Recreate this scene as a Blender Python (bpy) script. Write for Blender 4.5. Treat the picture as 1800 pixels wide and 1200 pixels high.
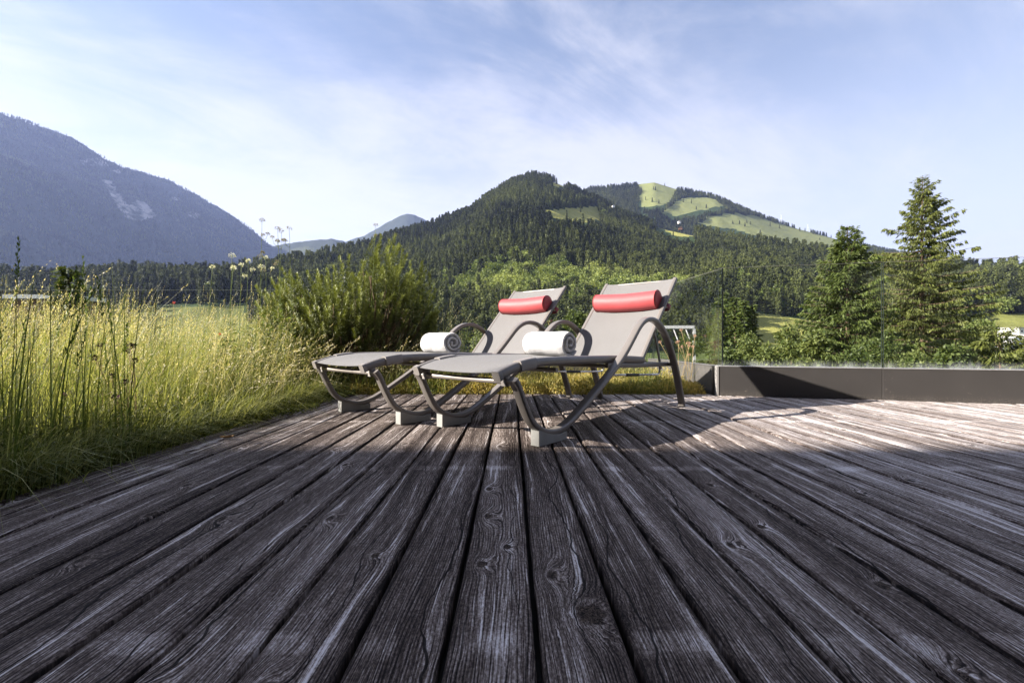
import bpy, math, random
import numpy as np
from mathutils import Vector, Matrix

R = math.radians
scene = bpy.context.scene
for o in list(bpy.data.objects):
    bpy.data.objects.remove(o)
col = scene.collection

# ------------------------------------------------------------------ camera
EYE, FOC, CX, HZ = 0.46, 800.0, 900.0, 598.0      # eye height, focal length in photo pixels, principal column, horizon row
cam_d = bpy.data.cameras.new("camera")
cam = bpy.data.objects.new("camera", cam_d)
col.objects.link(cam)
cam.location = (0, 0, EYE)
cam.rotation_euler = (R(90), 0, 0)
cam_d.sensor_width = 36.0
cam_d.lens = 36.0 * FOC / 1800.0
cam_d.shift_y = -2 / 1800.0
cam_d.clip_start = 0.02
cam_d.clip_end = 40000
scene.camera = cam

# ------------------------------------------------------------------ light
SUN_TRAVEL = Vector((1.86, 0.27, -1.0)).normalized()
to_sun = -SUN_TRAVEL
SUN_EL = math.asin(to_sun.z)
SUN_ROT = math.atan2(to_sun.x, to_sun.y)
sun_d = bpy.data.lights.new("sun", 'SUN')
sun_d.energy = 5.0
sun_d.angle = R(0.6)
sun_d.color = (1.0, 0.92, 0.82)
sun = bpy.data.objects.new("sun", sun_d)
sun.rotation_euler = SUN_TRAVEL.to_track_quat('-Z', 'Y').to_euler()
sun.location = (-30, -5, 30)
col.objects.link(sun)

world = bpy.data.worlds.new("World")
scene.world = world
world.use_nodes = True
scene.view_settings.view_transform = 'Standard'
scene.view_settings.look = 'None'
scene.view_settings.gamma = 1.0
scene.view_settings.use_curve_mapping = False
scene.view_settings.exposure = 2.05
scene.cycles.use_denoising = True
scene.cycles.denoiser = 'OPENIMAGEDENOISE'
scene.cycles.max_bounces = 6
scene.cycles.diffuse_bounces = 3
scene.cycles.glossy_bounces = 3
scene.cycles.transparent_max_bounces = 24
scene.cycles.volume_bounces = 0
scene.cycles.sample_clamp_indirect = 6.0
scene.cycles.use_adaptive_sampling = True
scene.cycles.adaptive_threshold = 0.012

# ------------------------------------------------------------------ node helpers
def N(nt, typ, ins=None, **attrs):
    n = nt.nodes.new(typ)
    for k, v in attrs.items():
        setattr(n, k, v)
    for k, v in (ins or {}).items():
        s = n.inputs[k]
        if isinstance(v, bpy.types.NodeSocket):
            nt.links.new(v, s)
        else:
            s.default_value = v
    return n

def M(nt, op, a, b=None, c=None, clamp=False):
    n = nt.nodes.new('ShaderNodeMath')
    n.operation = op
    n.use_clamp = clamp
    for i, v in enumerate((a, b, c)):
        if v is None:
            continue
        if isinstance(v, bpy.types.NodeSocket):
            nt.links.new(v, n.inputs[i])
        else:
            n.inputs[i].default_value = v
    return n.outputs[0]

def MIXC(nt, f, a, b, blend='MIX'):
    n = nt.nodes.new('ShaderNodeMix')
    n.data_type = 'RGBA'
    n.blend_type = blend
    for i, v in ((0, f), (6, a), (7, b)):
        if isinstance(v, bpy.types.NodeSocket):
            nt.links.new(v, n.inputs[i])
        elif i == 0:
            n.inputs[0].default_value = v
        else:
            n.inputs[i].default_value = (*v, 1) if len(v) == 3 else v
    return n.outputs[2]

def RAMP(nt, f, stops, interp='LINEAR'):
    n = nt.nodes.new('ShaderNodeValToRGB')
    nt.links.new(f, n.inputs[0])
    cr = n.color_ramp
    cr.interpolation = interp
    while len(cr.elements) > 1:
        cr.elements.remove(cr.elements[-1])
    for i, (p, c) in enumerate(stops):
        e = cr.elements[0] if i == 0 else cr.elements.new(p)
        e.position = p
        c = (c, c, c) if isinstance(c, (int, float)) else c
        e.color = (*c, 1)
    return n.outputs[0]

def SMOOTH(nt, v, lo, hi, a=0.0, b=1.0):
    n = nt.nodes.new('ShaderNodeMapRange')
    n.interpolation_type = 'SMOOTHSTEP'
    nt.links.new(v, n.inputs[0])
    for i, x in enumerate((lo, hi, a, b)):
        n.inputs[i + 1].default_value = x
    return n.outputs[0]

def XYZ(nt, x, y, z=0.0):
    n = nt.nodes.new('ShaderNodeCombineXYZ')
    for i, v in enumerate((x, y, z)):
        if isinstance(v, bpy.types.NodeSocket):
            nt.links.new(v, n.inputs[i])
        else:
            n.inputs[i].default_value = v
    return n.outputs[0]

def NOISE(nt, vec, scale=1.0, detail=2.0, rough=0.5, dist=0.0, dim='3D'):
    n = N(nt, 'ShaderNodeTexNoise', {'Vector': vec, 'Scale': scale, 'Detail': detail, 'Roughness': rough, 'Distortion': dist}, noise_dimensions=dim)
    return n.outputs[0]

def material(name):
    m = bpy.data.materials.new(name)
    m.use_nodes = True
    nt = m.node_tree
    nt.nodes.clear()
    out = nt.nodes.new('ShaderNodeOutputMaterial')
    return m, nt, out

def plain(name, c, rough=0.5, metal=0.0, spec=0.5, var=0.12, scale=25.0, bump=0.0, bscale=200.0, coat=0.0):
    m, nt, out = material(name)
    tc = N(nt, 'ShaderNodeTexCoord').outputs['Object']
    n = NOISE(nt, tc, scale, 4, 0.6)
    c0 = tuple(x * (1 - var) for x in c)
    c1 = tuple(min(1, x * (1 + var)) for x in c)
    cc = MIXC(nt, n, c0, c1)
    p = N(nt, 'ShaderNodeBsdfPrincipled', {'Base Color': cc, 'Metallic': metal, 'Specular IOR Level': spec, 'Coat Weight': coat})
    nt.links.new(M(nt, 'ADD', rough - 0.06, M(nt, 'MULTIPLY', n, 0.12)), p.inputs['Roughness'])
    if bump:
        b = N(nt, 'ShaderNodeBump', {'Height': NOISE(nt, tc, bscale, 3, 0.6), 'Strength': bump, 'Distance': 0.002})
        nt.links.new(b.outputs[0], p.inputs['Normal'])
    nt.links.new(p.outputs[0], out.inputs[0])
    return m

# ------------------------------------------------------------------ sky
def build_world():
    nt = world.node_tree
    nt.nodes.clear()
    out = nt.nodes.new('ShaderNodeOutputWorld')
    bg = nt.nodes.new('ShaderNodeBackground')
    sky = N(nt, 'ShaderNodeTexSky', sky_type='NISHITA')
    sky.sun_disc = False
    sky.sun_elevation = SUN_EL
    sky.sun_rotation = SUN_ROT
    sky.altitude = 900
    sky.air_density = 1.0
    sky.dust_density = 1.6
    sky.ozone_density = 2.6
    d = N(nt, 'ShaderNodeTexCoord').outputs['Generated']
    sp = N(nt, 'ShaderNodeSeparateXYZ', {0: d})
    den = M(nt, 'ADD', M(nt, 'MAXIMUM', sp.outputs[2], 0.0), 0.16)
    px_, py_ = M(nt, 'DIVIDE', sp.outputs[0], den), M(nt, 'DIVIDE', sp.outputs[1], den)
    # streaky high cloud, wind-combed diagonal
    a = R(28)
    u = M(nt, 'ADD', M(nt, 'MULTIPLY', px_, math.cos(a)), M(nt, 'MULTIPLY', py_, math.sin(a)))
    v = M(nt, 'SUBTRACT', M(nt, 'MULTIPLY', py_, math.cos(a)), M(nt, 'MULTIPLY', px_, math.sin(a)))
    big = NOISE(nt, XYZ(nt, M(nt, 'MULTIPLY', u, 0.50), M(nt, 'MULTIPLY', v, 0.62), 1.1), 1.0, 7, 0.60, 0.6)
    wisp = NOISE(nt, XYZ(nt, M(nt, 'MULTIPLY', u, 0.9), M(nt, 'MULTIPLY', v, 2.1), 7.7), 1.0, 9, 0.66, 1.2)
    cl = M(nt, 'ADD', M(nt, 'MULTIPLY', big, 0.68), M(nt, 'MULTIPLY', wisp, 0.32))
    mask = SMOOTH(nt, cl, 0.41, 0.60)
    veil = SMOOTH(nt, sp.outputs[2], 0.62, 0.02, 0.10, 0.86)       # thin high veil, thicker along the longer path near the horizon
    m2 = M(nt, 'MULTIPLY', mask, 0.60)
    fac = M(nt, 'SUBTRACT', 1.0, M(nt, 'MULTIPLY', M(nt, 'SUBTRACT', 1.0, veil), M(nt, 'SUBTRACT', 1.0, m2)), clamp=True)
    c = MIXC(nt, fac, sky.outputs[0], (5.25, 5.15, 5.40))
    nt.links.new(c, bg.inputs[0])
    bg.inputs[1].default_value = 0.05
    nt.links.new(bg.outputs[0], out.inputs[0])
build_world()

# ------------------------------------------------------------------ mesh helpers
def mk(name, V, F, mat=None, parent=None, smooth=False, attrs=None, sharp=None):
    V = np.asarray(V, dtype=np.float32).reshape(-1, 3)
    me = bpy.data.meshes.new(name)
    if isinstance(F, np.ndarray):
        F = [F]
    if F and isinstance(F[0], np.ndarray):
        idx = np.concatenate([f.reshape(-1) for f in F]).astype(np.int32)
        tot = np.concatenate([np.full(len(f), f.shape[1], np.int32) for f in F])
        me.vertices.add(len(V))
        me.vertices.foreach_set('co', V.reshape(-1))
        me.loops.add(len(idx))
        me.loops.foreach_set('vertex_index', idx)
        me.polygons.add(len(tot))
        st = np.zeros(len(tot), np.int32)
        st[1:] = np.cumsum(tot)[:-1]
        me.polygons.foreach_set('loop_start', st)
        me.polygons.foreach_set('loop_total', tot)
        me.update(calc_edges=True)
    else:
        me.from_pydata([tuple(map(float, v)) for v in V], [], [tuple(map(int, f)) for f in F])
        me.update()
    for k, a in (attrs or {}).items():
        a = np.asarray(a)
        at = me.attributes.new(k, 'INT' if a.dtype.kind == 'i' else 'FLOAT', 'POINT')
        at.data.foreach_set('value', a.astype(np.int32 if a.dtype.kind == 'i' else np.float32))
    if smooth:
        me.polygons.foreach_set('use_smooth', np.ones(len(me.polygons), bool))
        if sharp:
            me.set_sharp_from_angle(angle=R(sharp))
    if mat:
        me.materials.append(mat)
    o = bpy.data.objects.new(name, me)
    col.objects.link(o)
    if parent:
        o.parent = parent
    return o

def empty(name, loc=(0, 0, 0), rz=0):
    o = bpy.data.objects.new(name, None)
    o.empty_display_size = 0.1
    o.location = loc
    o.rotation_euler = (0, 0, rz)
    col.objects.link(o)
    return o

def tag(o, label=None, cat=None, group=None, kind=None):
    for k, v in (('label', label), ('category', cat), ('group', group), ('kind', kind)):
        if v:
            o[k] = v
    return o

def copy_tree(o, parent=None):
    c = o.copy()
    col.objects.link(c)
    c.parent = parent
    for ch in list(o.children):
        copy_tree(ch, c)
    return c

def boxes(lst):
    V, F = [], []
    for (x0, x1, y0, y1, z0, z1) in lst:
        b = len(V)
        V += [(x0, y0, z0), (x1, y0, z0), (x1, y1, z0), (x0, y1, z0), (x0, y0, z1), (x1, y0, z1), (x1, y1, z1), (x0, y1, z1)]
        F += [(b, b + 3, b + 2, b + 1), (b + 4, b + 5, b + 6, b + 7), (b, b + 1, b + 5, b + 4), (b + 1, b + 2, b + 6, b + 5), (b + 2, b + 3, b + 7, b + 6), (b + 3, b, b + 4, b + 7)]
    return V, F

def box(name, b, mat, parent=None, bevel=0.0):
    V, F = boxes([b])
    o = mk(name, V, F, mat, parent)
    if bevel:
        md = o.modifiers.new('bevel', 'BEVEL')
        md.width = bevel
        md.segments = 2
    return o

def catmull(P, n):
    P = np.asarray(P, float)
    Q = np.vstack([2 * P[0] - P[1], P, 2 * P[-1] - P[-2]])
    seg = np.linalg.norm(np.diff(P, axis=0), axis=1)
    cum = np.concatenate([[0], np.cumsum(seg)])
    ts = np.linspace(0, cum[-1], n)
    out = []
    for t in ts:
        i = min(max(np.searchsorted(cum, t, 'right') - 1, 0), len(P) - 2)
        f = (t - cum[i]) / max(seg[i], 1e-9)
        p0, p1, p2, p3 = Q[i], Q[i + 1], Q[i + 2], Q[i + 3]
        out.append(0.5 * (2 * p1 + (p2 - p0) * f + (2 * p0 - 5 * p1 + 4 * p2 - p3) * f * f + (3 * p1 - p0 - 3 * p2 + p3) * f ** 3))
    return np.array(out)

def rrect(w, h, r, n=3):
    pts = []
    for cx, cy, a0 in ((w / 2 - r, h / 2 - r, 0), (-w / 2 + r, h / 2 - r, 90), (-w / 2 + r, -h / 2 + r, 180), (w / 2 - r, -h / 2 + r, 270)):
        for i in range(n + 1):
            a = R(a0 + 90 * i / n)
            pts.append((cx + r * math.cos(a), cy + r * math.sin(a)))
    return np.array(pts)

def circ(r, n=12):
    a = np.linspace(0, 2 * np.pi, n, endpoint=False)
    return np.stack([np.cos(a) * r, np.sin(a) * r], 1)

def sweep(path, prof, side, scales=None):
    """tube of cross-section prof along path; profile axis 0 along `side`, axis 1 along tangent x side"""
    path = np.asarray(path, float)
    side = np.asarray(side, float)
    side = side / np.linalg.norm(side)
    T = np.gradient(path, axis=0)
    T /= np.linalg.norm(T, axis=1)[:, None]
    n, m = len(path), len(prof)
    V = np.zeros((n * m, 3))
    for i in range(n):
        s = side - T[i] * np.dot(side, T[i])
        s /= np.linalg.norm(s)
        b = np.cross(T[i], s)
        k = 1 if scales is None else scales[i]
        V[i * m:(i + 1) * m] = path[i] + prof[:, :1] * s * k + prof[:, 1:] * b * k
    F = []
    for i in range(n - 1):
        for j in range(m):
            a, b2 = i * m + j, i * m + (j + 1) % m
            F.append((a, b2, b2 + m, a + m))
    F.append(tuple(range(m))[::-1])
    F.append(tuple(range((n - 1) * m, n * m)))
    return V, F

def join(parts):
    V, F = [], []
    for v, f in parts:
        b = len(V)
        V += [tuple(x) for x in v]
        F += [tuple(i + b for i in q) for q in f]
    return V, F

def tube(p, q, r, n=10, side=None):
    p, q = np.array(p, float), np.array(q, float)
    d = q - p
    if side is None:
        side = (0, 0, 1) if abs(d[2]) < 0.9 * np.linalg.norm(d) else (1, 0, 0)
    return sweep([p, q], circ(r, n), side)

# fractal value noise in numpy
_rs = np.random.RandomState(11)
_LAT = _rs.rand(256, 256)
def vnoise(x, y):
    x, y = np.asarray(x, float), np.asarray(y, float)
    xi, yi = np.floor(x).astype(int), np.floor(y).astype(int)
    fx, fy = x - xi, y - yi
    fx, fy = fx * fx * (3 - 2 * fx), fy * fy * (3 - 2 * fy)
    g = lambda a, b: _LAT[a % 256, b % 256]
    return (g(xi, yi) * (1 - fx) + g(xi + 1, yi) * fx) * (1 - fy) + (g(xi, yi + 1) * (1 - fx) + g(xi + 1, yi + 1) * fx) * fy
def fbm(x, y, o=4, g=0.5):
    s, a, t = 0, 1, 0
    for k in range(o):
        s = s + a * (vnoise(x * 2 ** k + 17.3 * k, y * 2 ** k + 5.1 * k) - 0.5)
        t += a
        a *= g
    return s / t * 2          # about -1..1

def at(x, y, D):
    """world point seen at photo pixel (x, y) at depth D"""
    return Vector(((x - CX) / FOC * D, D, EYE + (HZ - y) / FOC * D))
def on_floor(x, y, z=0.0):
    D = (EYE - z) * FOC / (y - HZ)
    return Vector(((x - CX) / FOC * D, D, z))
def inpoly(px, py, poly):
    px, py = np.asarray(px), np.asarray(py)
    r = np.zeros(px.shape, bool)
    j = len(poly) - 1
    for i in range(len(poly)):
        xi, yi = poly[i]
        xj, yj = poly[j]
        c = ((yi > py) != (yj > py)) & (px < (xj - xi) * (py - yi) / ((yj - yi) or 1e-9) + xi)
        r ^= c
        j = i
    return r

# ------------------------------------------------------------------ materials
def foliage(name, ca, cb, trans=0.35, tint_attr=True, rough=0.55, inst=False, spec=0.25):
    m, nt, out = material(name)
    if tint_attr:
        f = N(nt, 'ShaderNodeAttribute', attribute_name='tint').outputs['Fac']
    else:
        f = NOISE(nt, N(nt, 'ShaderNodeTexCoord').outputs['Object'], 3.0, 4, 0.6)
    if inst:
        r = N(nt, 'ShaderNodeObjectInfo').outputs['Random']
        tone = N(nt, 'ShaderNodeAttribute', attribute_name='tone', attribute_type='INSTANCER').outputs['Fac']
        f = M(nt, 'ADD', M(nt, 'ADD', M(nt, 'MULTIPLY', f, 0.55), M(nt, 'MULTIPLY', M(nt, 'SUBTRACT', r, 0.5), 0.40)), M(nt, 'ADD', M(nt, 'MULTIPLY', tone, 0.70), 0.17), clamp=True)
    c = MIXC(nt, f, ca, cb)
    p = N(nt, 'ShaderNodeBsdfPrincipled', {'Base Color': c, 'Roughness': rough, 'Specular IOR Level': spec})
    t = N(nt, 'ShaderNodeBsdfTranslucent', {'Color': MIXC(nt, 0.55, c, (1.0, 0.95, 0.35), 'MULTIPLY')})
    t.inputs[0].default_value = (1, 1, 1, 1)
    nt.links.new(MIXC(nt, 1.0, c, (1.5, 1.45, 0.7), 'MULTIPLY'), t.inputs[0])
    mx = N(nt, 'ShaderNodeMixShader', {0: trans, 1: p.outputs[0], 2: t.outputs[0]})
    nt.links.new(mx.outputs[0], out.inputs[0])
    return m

def wood_material():
    m, nt, out = material('weathered_larch')
    tc = N(nt, 'ShaderNodeTexCoord').outputs['Object']
    s = N(nt, 'ShaderNodeSeparateXYZ', {0: tc})
    rnd = N(nt, 'ShaderNodeObjectInfo').outputs['Random']
    x = s.outputs[0]
    y = M(nt, 'ADD', s.outputs[1], M(nt, 'MULTIPLY', rnd, 83.0))
    # knots: two sparse fields of points
    def knots(sx, sy, off, keep, gx):
        vo = N(nt, 'ShaderNodeTexVoronoi', {'Vector': XYZ(nt, M(nt, 'ADD', M(nt, 'MULTIPLY', x, sx), off), M(nt, 'MULTIPLY', y, sy), 0), 'Scale': 1.0, 'Randomness': 0.9}, voronoi_dimensions='2D', feature='F1')
        k = M(nt, 'GREATER_THAN', N(nt, 'ShaderNodeSeparateColor', {0: vo.outputs['Color']}).outputs[0], keep)
        d = vo.outputs['Distance']
        wob = M(nt, 'ADD', d, M(nt, 'MULTIPLY', M(nt, 'SUBTRACT', NOISE(nt, XYZ(nt, x, y), 60, 2, 0.5, 0, '2D'), 0.5), 0.05))
        g = M(nt, 'EXPONENT', M(nt, 'MULTIPLY', M(nt, 'MULTIPLY', M(nt, 'DIVIDE', wob, gx), M(nt, 'DIVIDE', wob, gx)), -1.0))
        return M(nt, 'MULTIPLY', g, k), M(nt, 'MULTIPLY', SMOOTH(nt, wob, 0.070, 0.035), k), M(nt, 'MULTIPLY', SMOOTH(nt, M(nt, 'ABSOLUTE', M(nt, 'SUBTRACT', wob, 0.085)), 0.025, 0.0), k)
    g1, core1, rim1 = knots(6.5, 3.4, 3.0, 0.66, 0.17)
    wsp = N(nt, 'ShaderNodeSeparateXYZ', {0: N(nt, 'ShaderNodeNewGeometry').outputs['Position']})
    for kx, ky, kr in ((0.133, 0.765, 0.023), (-0.062, 0.936, 0.011), (-0.010, 1.012, 0.009), (-0.292, 0.975, 0.009), (0.62, 1.13, 0.010), (0.70, 0.86, 0.012), (-0.95, 1.20, 0.014)):
        dx = M(nt, 'DIVIDE', M(nt, 'SUBTRACT', wsp.outputs[0], kx), kr)
        dy = M(nt, 'DIVIDE', M(nt, 'SUBTRACT', wsp.outputs[1], ky), kr * 1.35)
        wb = M(nt, 'MULTIPLY', M(nt, 'SUBTRACT', NOISE(nt, XYZ(nt, x, y), 75, 2, 0.5, 0, '2D'), 0.5), 0.9)
        dd = M(nt, 'ADD', M(nt, 'SQRT', M(nt, 'ADD', M(nt, 'MULTIPLY', dx, dx), M(nt, 'MULTIPLY', dy, dy))), wb)
        gd = M(nt, 'DIVIDE', dd, 2.1)
        g1 = M(nt, 'ADD', g1, M(nt, 'MULTIPLY', M(nt, 'EXPONENT', M(nt, 'MULTIPLY', M(nt, 'MULTIPLY', gd, gd), -1.0)), min(1.0, kr * 55)))
        core1 = M(nt, 'MAXIMUM', core1, SMOOTH(nt, dd, 1.05, 0.75))
        rim1 = M(nt, 'MAXIMUM', rim1, SMOOTH(nt, M(nt, 'ABSOLUTE', M(nt, 'SUBTRACT', dd, 1.3)), 0.45, 0.05))
    wander = NOISE(nt, XYZ(nt, M(nt, 'MULTIPLY', x, 5), M(nt, 'MULTIPLY', y, 0.9), M(nt, 'MULTIPLY', rnd, 9)), 1.0, 3, 0.5)
    F = M(nt, 'ADD', M(nt, 'ADD', x, M(nt, 'MULTIPLY', wander, 0.085)), M(nt, 'MULTIPLY', g1, 0.034))
    irr = NOISE(nt, XYZ(nt, M(nt, 'MULTIPLY', F, 55), M(nt, 'MULTIPLY', rnd, 7), 0), 1.0, 2, 0.5, 0, '2D')
    ring = M(nt, 'SINE', M(nt, 'ADD', M(nt, 'MULTIPLY', F, 6.2832 * 175), M(nt, 'MULTIPLY', irr, 9.0)))
    ring = M(nt, 'ADD', M(nt, 'MULTIPLY', ring, 0.5), 0.5)
    ringd = M(nt, 'POWER', ring, 2.2)
    fib = NOISE(nt, XYZ(nt, M(nt, 'MULTIPLY', F, 560), M(nt, 'MULTIPLY', y, 17), 0), 1.0, 3, 0.65, 0, '2D')
    fib2 = NOISE(nt, XYZ(nt, M(nt, 'MULTIPLY', F, 130), M(nt, 'MULTIPLY', y, 2.2), M(nt, 'MULTIPLY', rnd, 5)), 1.0, 3, 0.6)
    spk = NOISE(nt, XYZ(nt, M(nt, 'MULTIPLY', x, 240), M(nt, 'MULTIPLY', y, 120), 0), 1.0, 2, 0.7, 0, '2D')
    wthr = NOISE(nt, XYZ(nt, M(nt, 'ADD', M(nt, 'MULTIPLY', x, 17), M(nt, 'MULTIPLY', wander, 1.2)), M(nt, 'MULTIPLY', y, 0.75), M(nt, 'MULTIPLY', rnd, 31)), 1.0, 5, 0.62)
    # patchy paler bands across the boards, in line with the joists
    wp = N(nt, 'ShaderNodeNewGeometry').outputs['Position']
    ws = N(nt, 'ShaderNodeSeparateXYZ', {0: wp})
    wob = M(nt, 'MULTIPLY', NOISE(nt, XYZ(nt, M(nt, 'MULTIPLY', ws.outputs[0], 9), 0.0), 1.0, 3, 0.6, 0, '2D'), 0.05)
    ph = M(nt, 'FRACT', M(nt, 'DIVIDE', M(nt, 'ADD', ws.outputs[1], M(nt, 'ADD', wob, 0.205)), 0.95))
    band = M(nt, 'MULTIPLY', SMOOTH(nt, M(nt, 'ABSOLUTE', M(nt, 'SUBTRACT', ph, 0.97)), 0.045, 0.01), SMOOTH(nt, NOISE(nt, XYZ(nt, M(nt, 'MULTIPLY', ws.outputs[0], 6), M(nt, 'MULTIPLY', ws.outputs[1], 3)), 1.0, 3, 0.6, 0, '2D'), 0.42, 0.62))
    # cracks follow the grain
    def cracks(freq, wavy, gx, gy, seed, lo, hi, wmax):
        u = M(nt, 'ADD', M(nt, 'MULTIPLY', F, freq), M(nt, 'MULTIPLY', NOISE(nt, XYZ(nt, M(nt, 'MULTIPLY', y, 2.3), M(nt, 'MULTIPLY', rnd, seed)), 1.0, 4, 0.6, 0, '2D'), wavy))
        dist = M(nt, 'ABSOLUTE', M(nt, 'SUBTRACT', M(nt, 'FRACT', M(nt, 'ADD', u, M(nt, 'MULTIPLY', rnd, seed))), 0.5))
        gate = SMOOTH(nt, NOISE(nt, XYZ(nt, M(nt, 'MULTIPLY', M(nt, 'FLOOR', u), gx), M(nt, 'MULTIPLY', y, gy), M(nt, 'MULTIPLY', rnd, seed * 1.7)), 1.0, 2, 0.5), lo, hi)
        return M(nt, 'MULTIPLY', SMOOTH(nt, M(nt, 'SUBTRACT', dist, M(nt, 'MULTIPLY', gate, wmax)), wmax * 0.35, -wmax * 0.25), SMOOTH(nt, gate, 0.02, 0.2))
    crack = cracks(9.0, 0.9, 3.7, 1.0, 41.0, 0.40, 0.60, 0.020)
    crack2 = cracks(44.0, 1.6, 5.3, 3.2, 67.0, 0.47, 0.68, 0.055)
    crk = M(nt, 'MAXIMUM', crack, M(nt, 'MULTIPLY', crack2, 0.75))
    line = M(nt, 'MULTIPLY', M(nt, 'POWER', ring, 3.0), SMOOTH(nt, fib2, 0.30, 0.62))
    t = M(nt, 'ADD', M(nt, 'MULTIPLY', M(nt, 'SUBTRACT', wthr, 0.5), 1.25), M(nt, 'MULTIPLY', M(nt, 'SUBTRACT', rnd, 0.5), 0.14))
    t = M(nt, 'SUBTRACT', t, M(nt, 'MULTIPLY', line, 0.46))
    t = M(nt, 'ADD', t, M(nt, 'MULTIPLY', M(nt, 'SUBTRACT', fib, 0.5), 1.25))
    t = M(nt, 'ADD', t, M(nt, 'MULTIPLY', M(nt, 'SUBTRACT', fib2, 0.5), 0.45))
    t = M(nt, 'ADD', t, M(nt, 'MULTIPLY', M(nt, 'SUBTRACT', spk, 0.5), 0.75))
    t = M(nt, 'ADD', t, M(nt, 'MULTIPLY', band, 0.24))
    t = M(nt, 'ADD', t, M(nt, 'MULTIPLY', rim1, 0.16))
    silver = SMOOTH(nt, NOISE(nt, XYZ(nt, M(nt, 'ADD', M(nt, 'MULTIPLY', F, 62), 4.0), M(nt, 'MULTIPLY', y, 1.7), M(nt, 'MULTIPLY', rnd, 13)), 1.0, 4, 0.6), 0.54, 0.68, 0.0, 0.46)
    t = M(nt, 'ADD', t, silver)
    t = M(nt, 'SUBTRACT', t, SMOOTH(nt, M(nt, 'ABSOLUTE', x), 0.052, 0.066, 0.0, 0.22))
    bleach = SMOOTH(nt, ws.outputs[0], 0.3, 2.4, 0.0, 0.30)          # boards bleach out on the open side of the terrace
    t = M(nt, 'ADD', M(nt, 'ADD', t, bleach), 0.475, clamp=True)
    c = RAMP(nt, t, [(0.0, (0.013, 0.010, 0.010)), (0.28, (0.065, 0.050, 0.044)), (0.52, (0.168, 0.138, 0.124)), (0.76, (0.38, 0.338, 0.320)), (1.0, (0.68, 0.65, 0.655))])
    c = MIXC(nt, core1, c, MIXC(nt, SMOOTH(nt, NOISE(nt, XYZ(nt, x, y), 130, 4, 0.7, 1.5, '2D'), 0.40, 0.66), (0.004, 0.003, 0.003), (0.105, 0.078, 0.062)))
    c = MIXC(nt, M(nt, 'MULTIPLY', crk, 0.93), c, (0.006, 0.005, 0.005))
    h = M(nt, 'SUBTRACT', M(nt, 'MULTIPLY', fib, 0.6), M(nt, 'MULTIPLY', ring, 0.45))
    b = N(nt, 'ShaderNodeBump', {'Height': h, 'Strength': 0.85, 'Distance': 0.0022})
    p = N(nt, 'ShaderNodeBsdfPrincipled', {'Base Color': c, 'Roughness': 0.78, 'Specular IOR Level': 0.09, 'Normal': b.outputs[0]})
    nt.links.new(p.outputs[0], out.inputs[0])
    return m

def glass_material(name, dirty):
    m, nt, out = material(name)
    g = N(nt, 'ShaderNodeNewGeometry')
    sp = N(nt, 'ShaderNodeSeparateXYZ', {0: N(nt, 'ShaderNodeTexCoord').outputs['Object']})
    fr = N(nt, 'ShaderNodeFresnel', {'IOR': 1.5}).outputs[0]
    tr = N(nt, 'ShaderNodeBsdfTransparent', {0: (0.982, 0.99, 0.985, 1)})
    gl = N(nt, 'ShaderNodeBsdfGlossy', {'Color': (1, 1, 1, 1), 'Roughness': 0.01})
    mx = N(nt, 'ShaderNodeMixShader', {0: M(nt, 'MULTIPLY', fr, 0.5), 1: tr.outputs[0], 2: gl.outputs[0]})
    # lime streaks and dust left by rain near the foot of the pane
    st = NOISE(nt, XYZ(nt, M(nt, 'MULTIPLY', sp.outputs[0], 95), M(nt, 'MULTIPLY', sp.outputs[2], 6)), 1.0, 4, 0.7, 0, '2D')
    foot = SMOOTH(nt, M(nt, 'ADD', sp.outputs[2], M(nt, 'MULTIPLY', st, -0.10)), 0.03, -0.045)
    sm = SMOOTH(nt, NOISE(nt, XYZ(nt, M(nt, 'MULTIPLY', sp.outputs[0], 2), M(nt, 'MULTIPLY', sp.outputs[2], 2)), 1.0, 4, 0.6, 0, '2D'), 0.5, 0.85, 0.0, 0.012)
    foot = M(nt, 'MULTIPLY', foot, SMOOTH(nt, NOISE(nt, XYZ(nt, M(nt, 'MULTIPLY', sp.outputs[0], 5), 2.0), 1.0, 3, 0.6, 0, '2D'), 0.35, 0.65, 0.06, 0.26))
    dirt = M(nt, 'ADD', foot, sm, clamp=True) if dirty else sm
    df = N(nt, 'ShaderNodeBsdfDiffuse', {0: (0.62, 0.66, 0.68, 1)})
    mx2 = N(nt, 'ShaderNodeMixShader', {0: dirt, 1: mx.outputs[0], 2: df.outputs[0]})
    nt.links.new(mx2.outputs[0], out.inputs[0])
    return m

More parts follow.
